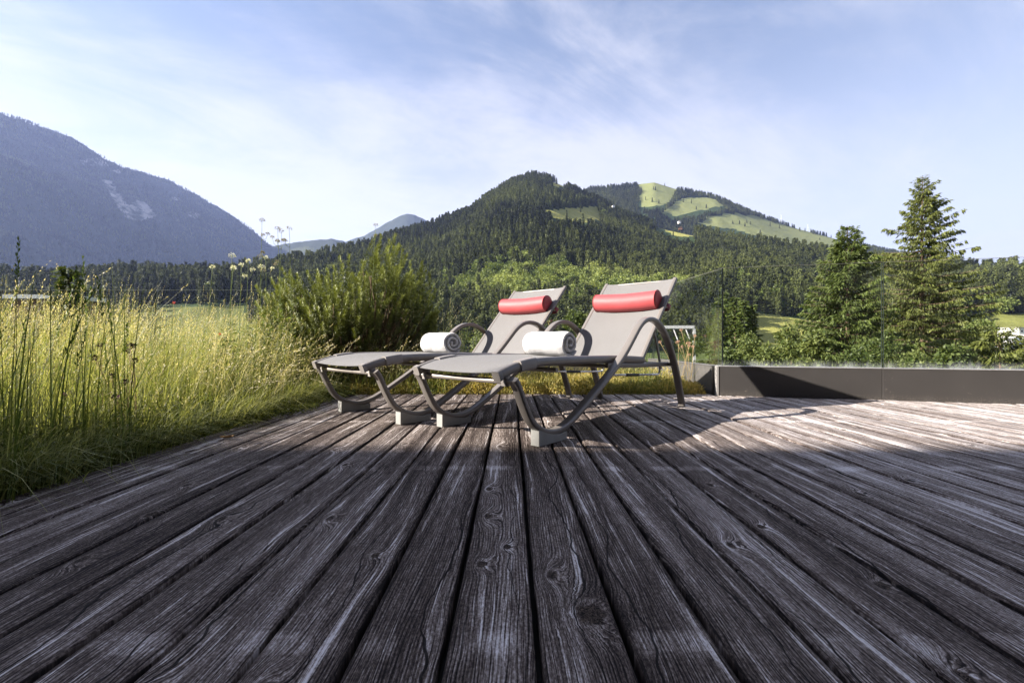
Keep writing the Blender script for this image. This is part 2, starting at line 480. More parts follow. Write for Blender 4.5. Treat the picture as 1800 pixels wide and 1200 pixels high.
def cladding_material():
    m, nt, out = material('taupe_sheet_metal')
    tc = N(nt, 'ShaderNodeTexCoord').outputs['Object']
    sp = N(nt, 'ShaderNodeSeparateXYZ', {0: tc})
    n = NOISE(nt, tc, 5, 5, 0.6)
    n2 = NOISE(nt, tc, 130, 3, 0.7)
    n3 = NOISE(nt, XYZ(nt, M(nt, 'MULTIPLY', sp.outputs[0], 40), M(nt, 'MULTIPLY', sp.outputs[2], 40)), 1.0, 4, 0.7, 0, '2D')
    c = MIXC(nt, n, (0.040, 0.037, 0.036), (0.054, 0.050, 0.048))
    splash = M(nt, 'MULTIPLY', SMOOTH(nt, sp.outputs[2], 0.06, 0.0), SMOOTH(nt, n2, 0.50, 0.66))
    marks = M(nt, 'MULTIPLY', SMOOTH(nt, n3, 0.62, 0.68), SMOOTH(nt, NOISE(nt, tc, 7, 2, 0.5), 0.60, 0.68))
    c = MIXC(nt, M(nt, 'MULTIPLY', M(nt, 'MAXIMUM', splash, M(nt, 'MULTIPLY', marks, 0.6)), 0.7), c, (0.22, 0.19, 0.16))
    p = N(nt, 'ShaderNodeBsdfPrincipled', {'Base Color': c, 'Roughness': 0.5, 'Specular IOR Level': 0.4})
    nt.links.new(M(nt, 'ADD', 0.42, M(nt, 'MULTIPLY', n, 0.2)), p.inputs['Roughness'])
    nt.links.new(p.outputs[0], out.inputs[0])
    return m

def sling_material():
    m, nt, out = material('mesh_fabric')
    tc = N(nt, 'ShaderNodeTexCoord').outputs['UV']
    ob = N(nt, 'ShaderNodeTexCoord').outputs['Object']
    n = NOISE(nt, ob, 6, 4, 0.6)
    w = N(nt, 'ShaderNodeTexChecker', {'Vector': ob, 'Scale': 700.0}).outputs[1]
    c = MIXC(nt, n, (0.152, 0.150, 0.152), (0.188, 0.185, 0.186))
    c = MIXC(nt, M(nt, 'MULTIPLY', w, 0.2), c, (0.12, 0.11, 0.105))
    b = N(nt, 'ShaderNodeBump', {'Height': w, 'Strength': 0.25, 'Distance': 0.0008})
    p = N(nt, 'ShaderNodeBsdfPrincipled', {'Base Color': c, 'Roughness': 0.7, 'Specular IOR Level': 0.3, 'Sheen Weight': 0.1, 'Normal': b.outputs[0]})
    t = N(nt, 'ShaderNodeBsdfTranslucent', {0: (0.20, 0.18, 0.165, 1)})
    mx = N(nt, 'ShaderNodeMixShader', {0: 0.12, 1: p.outputs[0], 2: t.outputs[0]})
    nt.links.new(mx.outputs[0], out.inputs[0])
    return m

def towel_material():
    m, nt, out = material('white_terry')
    ob = N(nt, 'ShaderNodeTexCoord').outputs['Object']
    n = NOISE(nt, ob, 420, 4, 0.7)
    n2 = NOISE(nt, ob, 22, 4, 0.6)
    c = MIXC(nt, n, (0.40, 0.40, 0.42), (0.58, 0.58, 0.59))
    h = M(nt, 'ADD', n, M(nt, 'MULTIPLY', n2, 1.6))
    b = N(nt, 'ShaderNodeBump', {'Height': h, 'Strength': 0.9, 'Distance': 0.004})
    p = N(nt, 'ShaderNodeBsdfPrincipled', {'Base Color': c, 'Roughness': 0.95, 'Specular IOR Level': 0.1, 'Sheen Weight': 0.4, 'Normal': b.outputs[0]})
    nt.links.new(p.outputs[0], out.inputs[0])
    return m

def hill_material(name, forest_a, forest_b, meadow_a, meadow_b, scale, rock=None):
    m, nt, out = material(name)
    wp = N(nt, 'ShaderNodeNewGeometry').outputs['Position']
    n = NOISE(nt, wp, scale, 6, 0.65)
    n2 = NOISE(nt, wp, scale * 0.17, 4, 0.6)
    mw = N(nt, 'ShaderNodeAttribute', attribute_name='meadow').outputs['Fac']
    f = MIXC(nt, n, forest_a, forest_b)
    g = MIXC(nt, M(nt, 'ADD', M(nt, 'MULTIPLY', n, 0.5), M(nt, 'MULTIPLY', n2, 0.5)), meadow_a, meadow_b)
    c = MIXC(nt, SMOOTH(nt, mw, 0.4, 0.6), f, g)
    if rock:
        rk = N(nt, 'ShaderNodeAttribute', attribute_name='rock').outputs['Fac']
        c = MIXC(nt, M(nt, 'MULTIPLY', rk, SMOOTH(nt, NOISE(nt, wp, scale * 0.8, 5, 0.7), 0.38, 0.58)), c, rock)
    b = N(nt, 'ShaderNodeBump', {'Height': n, 'Strength': 0.7, 'Distance': 6.0})
    p = N(nt, 'ShaderNodeBsdfPrincipled', {'Base Color': c, 'Roughness': 0.9, 'Specular IOR Level': 0.1, 'Normal': b.outputs[0]})
    nt.links.new(p.outputs[0], out.inputs[0])
    return m

MAT = dict(
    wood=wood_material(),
    under=plain('dark_substructure', (0.012, 0.011, 0.010), 0.9),
    glass=glass_material('streaked_glass', True),
    glassc=glass_material('clear_glass', False),
    gedge=plain('green_glass_edge', (0.030, 0.040, 0.036), 0.3),
    clad=cladding_material(),
    zinc=plain('grey_zinc', (0.36, 0.35, 0.34), 0.45, 0.4, var=0.2),
    clad2=plain('weathered_sheet', (0.065, 0.062, 0.058), 0.7, 0.0, var=0.5, scale=14),
    hole=plain('dark_hole', (0.01, 0.01, 0.01), 0.9),
    frame=plain('taupe_powder_coat', (0.150, 0.136, 0.126), 0.34, 0.0, 0.6, var=0.06, bump=0.08, bscale=900),
    framel=plain('light_taupe_plastic', (0.225, 0.208, 0.196), 0.42, 0.0, 0.5, var=0.06),
    alu=plain('brushed_aluminium', (0.27, 0.245, 0.225), 0.42, 0.4, var=0.08),
    rod=plain('bright_rod', (0.55, 0.54, 0.52), 0.25, 0.9),
    black=plain('black_rubber', (0.015, 0.015, 0.015), 0.6),
    pad=plain('pale_grey_block', (0.25, 0.25, 0.24), 0.75, var=0.25, bump=0.2),
    sling=sling_material(),
    towel=towel_material(),
    red=plain('red_leatherette', (0.38, 0.060, 0.066), 0.58, 0, 0.4, var=0.16, scale=9, bump=0.35, bscale=70),
    redd=plain('dark_red_leatherette', (0.20, 0.012, 0.02), 0.45, 0, 0.5, var=0.08),
    soil=plain('roof_substrate', (0.060, 0.042, 0.028), 0.95, var=0.5, scale=40, bump=0.8, bscale=60),
    gravel=plain('valley_green', (0.06, 0.085, 0.025), 0.95, var=0.35, scale=0.02),
    plaster=plain('hotel_plaster', (0.16, 0.11, 0.075), 0.9, var=0.05, scale=2),
    dglass=plain('dark_window', (0.02, 0.025, 0.03), 0.1, 0, 0.8),
    white=plain('white_paint', (0.72, 0.72, 0.72), 0.5, var=0.04),
    hwhite=plain('white_render', (0.70, 0.68, 0.65), 0.9, var=0.06, scale=1),
    hbrown=plain('brown_timber', (0.14, 0.075, 0.045), 0.8, var=0.2, scale=2),
    roofg=plain('grey_roof', (0.32, 0.30, 0.29), 0.7, var=0.15, scale=1),
    carw=plain('white_car_paint', (0.75, 0.75, 0.76), 0.25, 0, 0.5, var=0.02, coat=0.6),
    card=plain('dark_car_paint', (0.05, 0.06, 0.08), 0.25, 0, 0.5, var=0.02, coat=0.6),
    bark=plain('brown_bark', (0.115, 0.075, 0.048), 0.9, var=0.4, scale=6, bump=0.6, bscale=30),
    barkp=plain('pine_bark', (0.13, 0.085, 0.05), 0.9, var=0.4, scale=30, bump=0.6, bscale=120),
    spruce=foliage('spruce_needles', (0.014, 0.024, 0.007), (0.148, 0.165, 0.036), 0.22),
    spruce2=foliage('fir_needles', (0.010, 0.023, 0.007), (0.118, 0.150, 0.034), 0.22),
    leafl=foliage('light_leaves', (0.035, 0.060, 0.014), (0.19, 0.215, 0.065), 0.30),
    leafd=foliage('mid_leaves', (0.022, 0.042, 0.010), (0.125, 0.155, 0.042), 0.28),
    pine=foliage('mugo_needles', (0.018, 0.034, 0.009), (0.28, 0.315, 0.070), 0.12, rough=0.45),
    fcon=foliage('forest_conifer', (0.006, 0.012, 0.005), (0.165, 0.188, 0.056), 0.10, inst=True),
    fdec=foliage('forest_broadleaf', (0.060, 0.095, 0.020), (0.31, 0.345, 0.10), 0.26, inst=True),
    grass=foliage('meadow_grass', (0.065, 0.100, 0.022), (0.40, 0.40, 0.165), 0.34),
    straw=foliage('ripe_grass_heads', (0.30, 0.25, 0.14), (0.64, 0.59, 0.42), 0.30),
    low=foliage('low_herbs', (0.022, 0.036, 0.007), (0.13, 0.145, 0.028), 0.30),
    reed=foliage('broad_blades', (0.050, 0.085, 0.022), (0.17, 0.21, 0.06), 0.35),
    sedum=foliage('stonecrop', (0.11, 0.14, 0.04), (0.52, 0.40, 0.15), 0.30),
    stem=foliage('green_stem', (0.09, 0.14, 0.03), (0.20, 0.25, 0.07), 0.2, tint_attr=False),
    drystem=plain('dry_stem', (0.30, 0.22, 0.10), 0.8, var=0.3),
    petal=foliage('white_petals', (0.55, 0.56, 0.50), (0.78, 0.78, 0.74), 0.3),
    petald=foliage('faded_umbel', (0.16, 0.14, 0.10), (0.34, 0.31, 0.24), 0.2),
    brownhead=plain('brown_seed_head', (0.07, 0.045, 0.022), 0.9, var=0.4, scale=200),
    pinkhead=plain('pale_bud', (0.40, 0.25, 0.17), 0.8, var=0.3, scale=100),
    poppy=foliage('red_petals', (0.45, 0.03, 0.02), (0.60, 0.06, 0.04), 0.3),
    purple=foliage('purple_petals', (0.20, 0.05, 0.22), (0.35, 0.12, 0.35), 0.3),
    dead=plain('dry_leaf', (0.30, 0.17, 0.06), 0.8, var=0.4, scale=60),
    main_hill=hill_material('wooded_hill', (0.018, 0.034, 0.012), (0.045, 0.065, 0.022), (0.17, 0.19, 0.045), (0.33, 0.30, 0.095), 0.05),
    alp=hill_material('alpine_hill', (0.016, 0.032, 0.012), (0.045, 0.065, 0.022), (0.13, 0.155, 0.052), (0.22, 0.225, 0.09), 0.03),
    far=hill_material('far_mountain', (0.010, 0.018, 0.012), (0.042, 0.050, 0.032), (0.10, 0.12, 0.04), (0.16, 0.16, 0.06), 0.012, rock=(0.30, 0.285, 0.27)),
    valley=hill_material('valley_ground', (0.04, 0.06, 0.018), (0.07, 0.09, 0.03), (0.050, 0.080, 0.020), (0.115, 0.135, 0.038), 0.01),
)

# ================================================================== LARGE STRUCTURE
rng = np.random.RandomState(5)

# ---- valley floor
g = 12000.0
valley = mk('valley_ground', [(-g, -4000, -8), (g, -4000, -8), (g, g, -8), (-g, g, -8)], [(0, 1, 2, 3)], MAT['valley'], attrs={'meadow': np.array([1.0, 1, 1, 1])})
tag(valley, 'green valley floor far below the terrace', kind='structure')

# ---- hills
class Hill:
    def __init__(s, ridge, Dr, Df, zf, p, tree, gully, gs):
        s.rx = np.array([r[0] for r in ridge], float)
        s.ry = np.array([r[1] for r in ridge], float)
        s.dx, s.dv = np.array([d[0] for d in Dr], float), np.array([d[1] for d in Dr], float)
        s.Df, s.zf, s.p, s.tree, s.gully, s.gs = Df, zf, p, tree, gully, gs
    def pos(s, px, t):
        Dr = np.interp(px, s.dx, s.dv)
        ry = np.interp(px, s.rx, s.ry) + s.tree / Dr * FOC
        Df = s.Df(px) if callable(s.Df) else s.Df
        zr = EYE + (HZ - ry) / FOC * Dr
        D = Df + (Dr - Df) * t
        X = (px - CX) / FOC * D
        tt = np.clip(t, 0, 1)
        z = s.zf + (zr - s.zf) * tt ** s.p
        z = z - (zr - s.zf) * np.clip(t - 1, 0, None) * 1.6
        env = np.clip(tt * (1 - tt) * 4, 0, 1)
        z = z + s.gully * env * fbm(X / s.gs, D / s.gs * 0.55, 5, 0.55)
        return X, D, z
    def pix(s, px, z, D):
        return HZ - (z - EYE) / D * FOC
    def mesh(s, name, x0, x1, nx, nt_, mat, meadows=(), rocks=(), rough=0.0, rs=40.0, tmax=1.35):
        a, b = np.meshgrid(np.linspace(x0, x1, nx), np.concatenate([np.linspace(-0.04, 1, nt_ - 6), np.linspace(1.03, tmax, 6)]), indexing='ij')
        X, D, z = s.pos(a.ravel(), b.ravel())
        z = np.where(b.ravel() < 0, s.zf - 3, z)
        if rough:
            z = z + rough * fbm(X / rs, D / rs, 4, 0.7) * (b.ravel() > 0.02)
        py = s.pix(a.ravel(), z, D)
        mw = np.zeros(len(X))
        jx, jy = 7 * fbm(X / 90, D / 90 + 3, 3), 4 * fbm(X / 90 + 8, D / 90, 3)
        for pl in meadows:
            wgt = pl[0] if isinstance(pl[0], float) else 1.0
            mw[inpoly(a.ravel() + jx, py + jy, pl[1:] if isinstance(pl[0], float) else pl)] = wgt
        rk = np.zeros(len(X))
        for pl in rocks:
            rk[inpoly(a.ravel(), py, pl)] = 1
        i, j = np.meshgrid(np.arange(nx - 1), np.arange(nt_ - 1), indexing='ij')
        q = (i * nt_ + j).ravel()
        F = np.stack([q, q + nt_, q + nt_ + 1, q + 1], 1)
        return mk(name, np.stack([X, D, z], 1), F, mat, smooth=True, attrs={'meadow': mw, 'rock': rk})

L1 = Hill([(-700, 470), (-200, 470), (100, 468), (200, 461), (300, 459), (400, 458), (480, 453), (540, 442), (600, 428), (700, 400), (780, 378), (830, 355), (870, 327), (905, 307), (940, 299), (975, 307), (1010, 323), (1050, 341), (1090, 362), (1160, 385), (1220, 397), (1300, 407), (1400, 421), (1470, 432), (1560, 440), (1620, 447), (1700, 455), (1800, 453), (2000, 450), (2500, 450)],
          [(-700, 700), (300, 720), (400, 750), (480, 800), (600, 1000), (780, 1350), (940, 1620), (1050, 1500), (1160, 1250), (1300, 1050), (1470, 900), (1620, 800), (1800, 650), (2500, 600)],
          lambda px: np.interp(px, [-700, 300, 700, 1200, 1600, 2500], [420, 400, 300, 300, 330, 330]), -8.5, 1.12, 26, 34, 230)
MW1 = [[(950, 370), (1010, 366), (1052, 362), (1060, 388), (1010, 392), (975, 384)], [(970, 321), (990, 317), (993, 328), (975, 330)],
       [(1143, 380), (1175, 384), (1217, 396), (1217, 415), (1190, 415), (1158, 400)], [(1318, 548), (1345, 552), (1420, 562), (1440, 640), (1300, 640)],
       [0.5, (1690, 558), (1750, 552), (1900, 556), (1900, 660), (1680, 660)], [0.475, (240, 540), (430, 536), (470, 640), (200, 640)]]
hill1 = tag(L1.mesh('wooded_hill', -650, 2450, 300, 110, MAT['main_hill'], MW1), 'wooded hill rising behind the loungers', kind='structure')

L2 = Hill([(700, 470), (900, 400), (1000, 350), (1035, 328), (1100, 322), (1150, 316), (1185, 327), (1215, 332), (1260, 342), (1310, 364), (1350, 380), (1400, 397), (1450, 410), (1490, 422), (1560, 437), (1700, 460), (2000, 500)],
          [(700, 2600), (2000, 2600)], 1300, 60, 1.0, 15, 40, 420)
MW2 = [[(1125, 350), (1125, 318), (1180, 318), (1195, 332), (1182, 347), (1165, 362), (1130, 364)], [(1160, 376), (1190, 353), (1215, 345), (1255, 350), (1272, 362), (1230, 368), (1190, 380)],
       [(1222, 388), (1260, 378), (1290, 373), (1330, 380), (1380, 394), (1410, 404), (1470, 419), (1470, 440), (1340, 420), (1290, 402), (1240, 398)]]
hill2 = tag(L2.mesh('alpine_hill', 720, 1900, 240, 90, MAT['alp'], MW2), 'second hill with bright alpine pastures', kind='structure')

L3 = Hill([(480, 470), (560, 440), (610, 424), (640, 414), (680, 392), (700, 381), (715, 375), (730, 378), (745, 385), (800, 420), (900, 460)], [(480, 6200), (900, 6200)], 4500, -8, 1.0, 0, 60, 700)
tag(L3.mesh('far_peak', 500, 880, 120, 50, MAT['far'], rough=14, rs=120), 'pointed hazy peak in the gap between the mountains', kind='structure')
L3b = Hill([(200, 480), (380, 452), (450, 440), (500, 429), (540, 424), (580, 420), (606, 424), (640, 440), (720, 470)], [(200, 4700), (800, 4700)], 3000, -8, 1.0, 0, 40, 500)
tag(L3b.mesh('far_ridge', 220, 700, 160, 50, MAT['far'], [[0.46, (500, 436), (545, 432), (560, 438), (510, 446)]], rough=16, rs=60), 'low blue wooded ridge closing the valley', kind='structure')

L4 = Hill([(-900, 150), (-300, 170), (-100, 180), (0, 198), (30, 206), (60, 217), (120, 240), (150, 256), (180, 275), (215, 293), (240, 299), (270, 309), (300, 317), (350, 345), (400, 375), (420, 387), (440, 400), (455, 414), (470, 427), (500, 446), (560, 475), (640, 500)],
          [(-900, 3300), (0, 3900), (300, 4800), (480, 5900), (640, 6300)], lambda px: np.interp(px, [-900, 0, 480, 640], [1600, 1900, 3500, 4000]), -8, 1.0, 4, 280, 650)
RK4 = [[(180, 316), (196, 318), (212, 342), (226, 362), (240, 352), (256, 356), (275, 380), (250, 388), (222, 384), (202, 356)], [(140, 282), (180, 276), (190, 292), (150, 292)], [(300, 345), (316, 348), (312, 356)], [(330, 370), (352, 376), (345, 384), (332, 380)], [(196, 300), (214, 296), (210, 306)]]
hill4 = tag(L4.mesh('blue_mountain', -850, 620, 420, 170, MAT['far'], rocks=RK4, rough=34, rs=110), 'high hazy blue mountain with a pale scree scar', kind='structure')

# ---- deck: dark substructure with one object per board
DECK_FAR, PITCH, X0 = 3.90, 0.1385, 0.038
W0 = Vector((1.717, 3.79, 0))
WD = Vector((1.98, -0.51, 0)).normalized()
WALL_A = math.atan2(WD.y, WD.x)
deck_under = boxes([(-1.47, 4.3, -0.72, 3.2, -0.075, -0.05)] + [(-1.46, 4.2, y - 0.03, y + 0.03, -0.049, -0.031) for y in (-0.28, 0.67, 1.62, 2.57)])
deck = mk('deck', *deck_under, MAT['under'])
tag(deck, 'weathered grey timber deck of long boards', kind='structure')
def plank(x0, x1, y0, y1, seed):
    r = np.random.RandomState(seed)
    w = x1 - x0
    t = 0.027
    b = 0.0045
    prof = [(-w / 2, -t), (-w / 2, -b * 1.3), (-w / 2 + b * 0.45, -b * 0.35), (-w / 2 + b * 1.6, 0), (0, -0.0006), (w / 2 - b * 1.6, 0), (w / 2 - b * 0.45, -b * 0.35), (w / 2, -b * 1.3), (w / 2, -t)]
    n = max(2, int((y1 - y0) / 0.28))
    V, F = [], []
    m = len(prof)
    lift = r.uniform(-0.0016, 0.0016)
    cup = r.uniform(-0.0014, 0.0014)
    wl, wr = r.uniform(-1, 1, n + 1) * 0.0009, r.uniform(-1, 1, n + 1) * 0.0009
    for i in range(n + 1):
        y = y0 + (y1 - y0) * i / n
        dz = lift + 0.0012 * math.sin(y * 2.1 + seed)
        for k, (px_, pz) in enumerate(prof):
            e = px_ / (w / 2)
            V.append((px_ + (wl[i] if e < -0.9 else wr[i] if e > 0.9 else 0), y, pz + (dz + cup * e * e if k not in (0, m - 1) else 0)))
    for i in range(n):
        for k in range(m - 1):
            a = i * m + k
            F.append((a, a + m, a + m + 1, a + 1))
    F.append(tuple(range(m)))
    F.append(tuple(range(n * m, (n + 1) * m))[::-1])
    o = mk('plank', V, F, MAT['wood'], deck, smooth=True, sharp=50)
    o.location.x = (x0 + x1) / 2
    return o
for k in range(-11, 29):
    xa, xb = X0 + k * PITCH + 0.0046, X0 + (k + 1) * PITCH - 0.0046
    xm = (xa + xb) / 2
    far = DECK_FAR + random.Random(k).uniform(-0.012, 0.012)
    if xm > W0.x - 0.05:
        far = W0.y + (xm - W0.x) * WD.y / WD.x + 0.05
    if k == -11:
        plank(xa, xb, -0.7, far, 900)
    elif k == -10:
        plank(xa, xb, -0.7, 1.852, 901)
        plank(xa, xb, 1.86, far, 902)
    else:
        plank(xa, xb, -0.7, far, 100 + k)

# ---- planted roof round the deck, and the terrace block that carries it
V, F = boxes([(-8.0, -1.49, -0.74, 5.40, -0.5, -0.030), (-1.489, 1.66, 3.915, 5.40, -0.5, -0.030)])
tag(mk('roof_garden', V, F, MAT['soil']), 'planted roof strip of dark substrate round the deck', kind='structure')
V, F = boxes([(-8.2, 6.2, -0.74, 5.0, -8.0, -0.501), (-8.2, 1.9, 5.001, 5.55, -8.0, -0.502)])
tag(mk('terrace_block', V, F, MAT['plaster']), 'rendered building block below the roof terrace', kind='structure')

# ---- hotel behind the camera whose shade lies over the near half of the deck
hotel = empty('hotel_building', (-16, -7, -8))
HE = 10.0
hy = 1.97 + SUN_TRAVEL.y / SUN_TRAVEL.z * HE        # eave line that throws the shadow edge
box('wall', (-32, 24, -8, hy + 7 - 0.001, 0, HE + 8 - 0.4), MAT['plaster'], hotel)
box('roof', (-32.4, 24.4, -8.4, hy + 7, HE + 8 - 0.399, HE + 8), MAT['roofg'], hotel)
for fl in range(6):
    for i in range(14):
        wx = -30.5 + i * 3.8
        wn = box('window', (wx, wx + 2.6, hy + 7, hy + 7.03, 0.6 + fl * 2.9, 2.7 + fl * 2.9), MAT['dglass'], hotel)
tag(hotel, 'tall hotel behind the viewer that shades the near deck', 'building')

# ---- parapet with clad front, its return and the glass balustrade
par = empty('parapet', W0, WALL_A)
PH = 0.247
def wallbox(name, b, mat, parent, bevel=0.0):
    return box(name, b, mat, parent, bevel)
wallbox('cladding_sheet', (0.004, 1.166, 0.0, 0.10, -0.05, PH - 0.006), MAT['clad'], par, 0.003)
wallbox('cladding_sheet', (1.169, 3.6, 0.0, 0.10, -0.05, PH - 0.006), MAT['clad'], par, 0.003)
wallbox('coping', (0.0, 3.6, -0.003, 0.104, PH - 0.0055, PH), MAT['zinc'], par)
ep = wallbox('edge_profile', (-0.012, 0.003, -0.004, 0.085, -0.03, PH - 0.002), MAT['zinc'], par)
for i in range(6):
    for j in range(2):
        if (i + j) % 4 != 3:
            v, f = sweep([(-0.0125, 0.02 + 0.035 * j, 0.02 + 0.037 * i + 0.012 * j), (-0.0142, 0.02 + 0.035 * j, 0.02 + 0.037 * i + 0.012 * j)], circ(0.0055, 8), (0, 0, 1))
            mk('punched_hole', v, f, MAT['hole'], ep)
# return running back to the rear edge
RB = Vector((1.62, 5.42, 0))
rd = (RB - W0)
ra = math.atan2(rd.y, rd.x)
rl = rd.length
ret = empty('parapet_return', W0, ra)
box('cladding_sheet', (0.11, rl, -0.10, -0.0, -0.05, PH - 0.008), MAT['clad2'], ret, 0.003)
box('coping', (0.11, rl, -0.104, 0.004, PH - 0.0075, PH - 0.003), MAT['clad2'], ret)
tag(par, 'low taupe sheet metal parapet under the glass on the right', 'parapet')
tag(ret, 'short grey parapet return running back behind the right lounger', 'parapet')
back = empty('rear_parapet', (0, 5.42, 0))
box('cladding_sheet', (-8.2, 1.60, 0, 0.12, -0.45, PH - 0.03), MAT['clad2'], back, 0.003)
box('coping', (-8.2, 1.60, -0.006, 0.126, PH - 0.029, PH - 0.02), MAT['clad2'], back)
tag(back, 'grey rear parapet hidden behind the planting', 'parapet')

GT = 1.062
def pane(parent, x0, x1, y0, z0, z1, th=0.014, m_='glass'):
    V, F = boxes([(x0, x1, y0, y0 + th, z0, z1)])
    V = [(x, y, z - z0) for x, y, z in V]
    p = mk('pane', V, F, MAT[m_], parent)
    p.location.z = z0
    for (a, b) in ((x0 - 0.0012, x0), (x1, x1 + 0.0012)):
        box('pane_edge', (a, b, y0 + 0.0005, y0 + th - 0.0005, 0.0, z1 - z0), MAT['gedge'], p)
    box('pane_edge', (x0, x1, y0 + 0.0005, y0 + th - 0.0005, z1 - z0 + 0.0001, z1 - z0 + 0.0012), MAT['zinc'], p)
    return p
gl1 = empty('glass_balustrade', W0, WALL_A)
pane(gl1, 0.004, 1.170, 0.012, PH - 0.02, GT)
pane(gl1, 1.182, 2.360, 0.012, PH - 0.02, GT)
pane(gl1, 2.372, 3.550, 0.012, PH - 0.02, GT)
tag(gl1, 'frameless clear glass balustrade standing on the taupe parapet', 'balustrade')
gl2 = empty('glass_balustrade', W0, ra)
pane(gl2, 0.03, rl - 0.02, -0.06, PH - 0.02, GT, m_='glassc')
tag(gl2, 'clear glass side pane on the short parapet return', 'balustrade')
gl3 = empty('glass_balustrade', (0, 5.46, 0))
xs = [1.60, 0.735, -0.52, -1.775, -3.03, -4.285, -5.54, -6.80]
for a, b in zip(xs[1:], xs[:-1]):
    pane(gl3, a + 0.005, b - 0.005, 0.0, PH - 0.03, GT, m_='glassc')
tag(gl3, 'long clear glass balustrade behind the meadow and pine', 'balustrade')

# ================================================================== SUN LOUNGERS
LANG = R(48.0)
FR_R = Vector((-0.020, 1.840, 0))         # front right corner of the nearer lounger on the deck plan
FR_L = Vector((-0.741, 2.351, 0))
LW = 0.65
# local frame: x along the lounger from foot to head, y across (0 = right hand frame), z up
SIDE = [(0.035, 0.300), (0.062, 0.262), (0.095, 0.195), (0.145, 0.115), (0.215, 0.066), (0.30, 0.047), (0.385, 0.058), (0.47, 0.092), (0.60, 0.160), (0.76, 0.250), (0.895, 0.332),
        (0.985, 0.400), (1.07, 0.475), (1.145, 0.540), (1.215, 0.577), (1.295, 0.590), (1.385, 0.576), (1.475, 0.530), (1.56, 0.455), (1.63, 0.365), (1.69, 0.265), (1.745, 0.150), (1.785, 0.055), (1.800, 0.006)]
SEAT = [(-0.005, 0.312), (0.05, 0.330), (0.12, 0.346), (0.22, 0.358), (0.36, 0.362), (0.60, 0.360), (0.90, 0.355), (1.12, 0.348), (1.30, 0.338)]
BA, BL = R(46.5), 0.775
HINGE = (1.285, 0.335)
def P2(uz, v):
    return [(u, v, z) for u, z in uz]

def uvmesh_sheet(rows, th, sag=0.0):
    """rows: list of (left point, right point); returns a thin closed sheet"""
    nw = 9
    top, bot = [], []
    rows = [(np.array(a, float), np.array(b, float)) for a, b in rows]
    n = len(rows)
    nrm = []
    for i in range(n):
        t = rows[min(i + 1, n - 1)][0] - rows[max(i - 1, 0)][0]
        c = np.cross(t, rows[i][1] - rows[i][0])
        c = c / np.linalg.norm(c)
        nrm.append(c if c[2] > 0 or abs(c[2]) < 0.2 and c[0] < 0 else -c)
    for i, (a, b) in enumerate(rows):
        e = 1.0
        for j in range(nw):
            f = j / (nw - 1)
            p = a + (b - a) * f - nrm[i] * sag * 4 * f * (1 - f) * e
            top.append(p)
            bot.append(p - nrm[i] * th)
    V = top + bot
    o = n * nw
    F = []
    for i in range(n - 1):
        for j in range(nw - 1):
            a = i * nw + j
            F.append((a, a + 1, a + nw + 1, a + nw))
            F.append((a + o, a + nw + o, a + nw + 1 + o, a + 1 + o))
        for j in (0, nw - 1):
            a = i * nw + j
            F.append((a, a + nw, a + nw + o, a + o))
    for i in (0, n - 1):
        for j in range(nw - 1):
            a = i * nw + j
            F.append((a, a + 1, a + 1 + o, a + o))
    return V, F

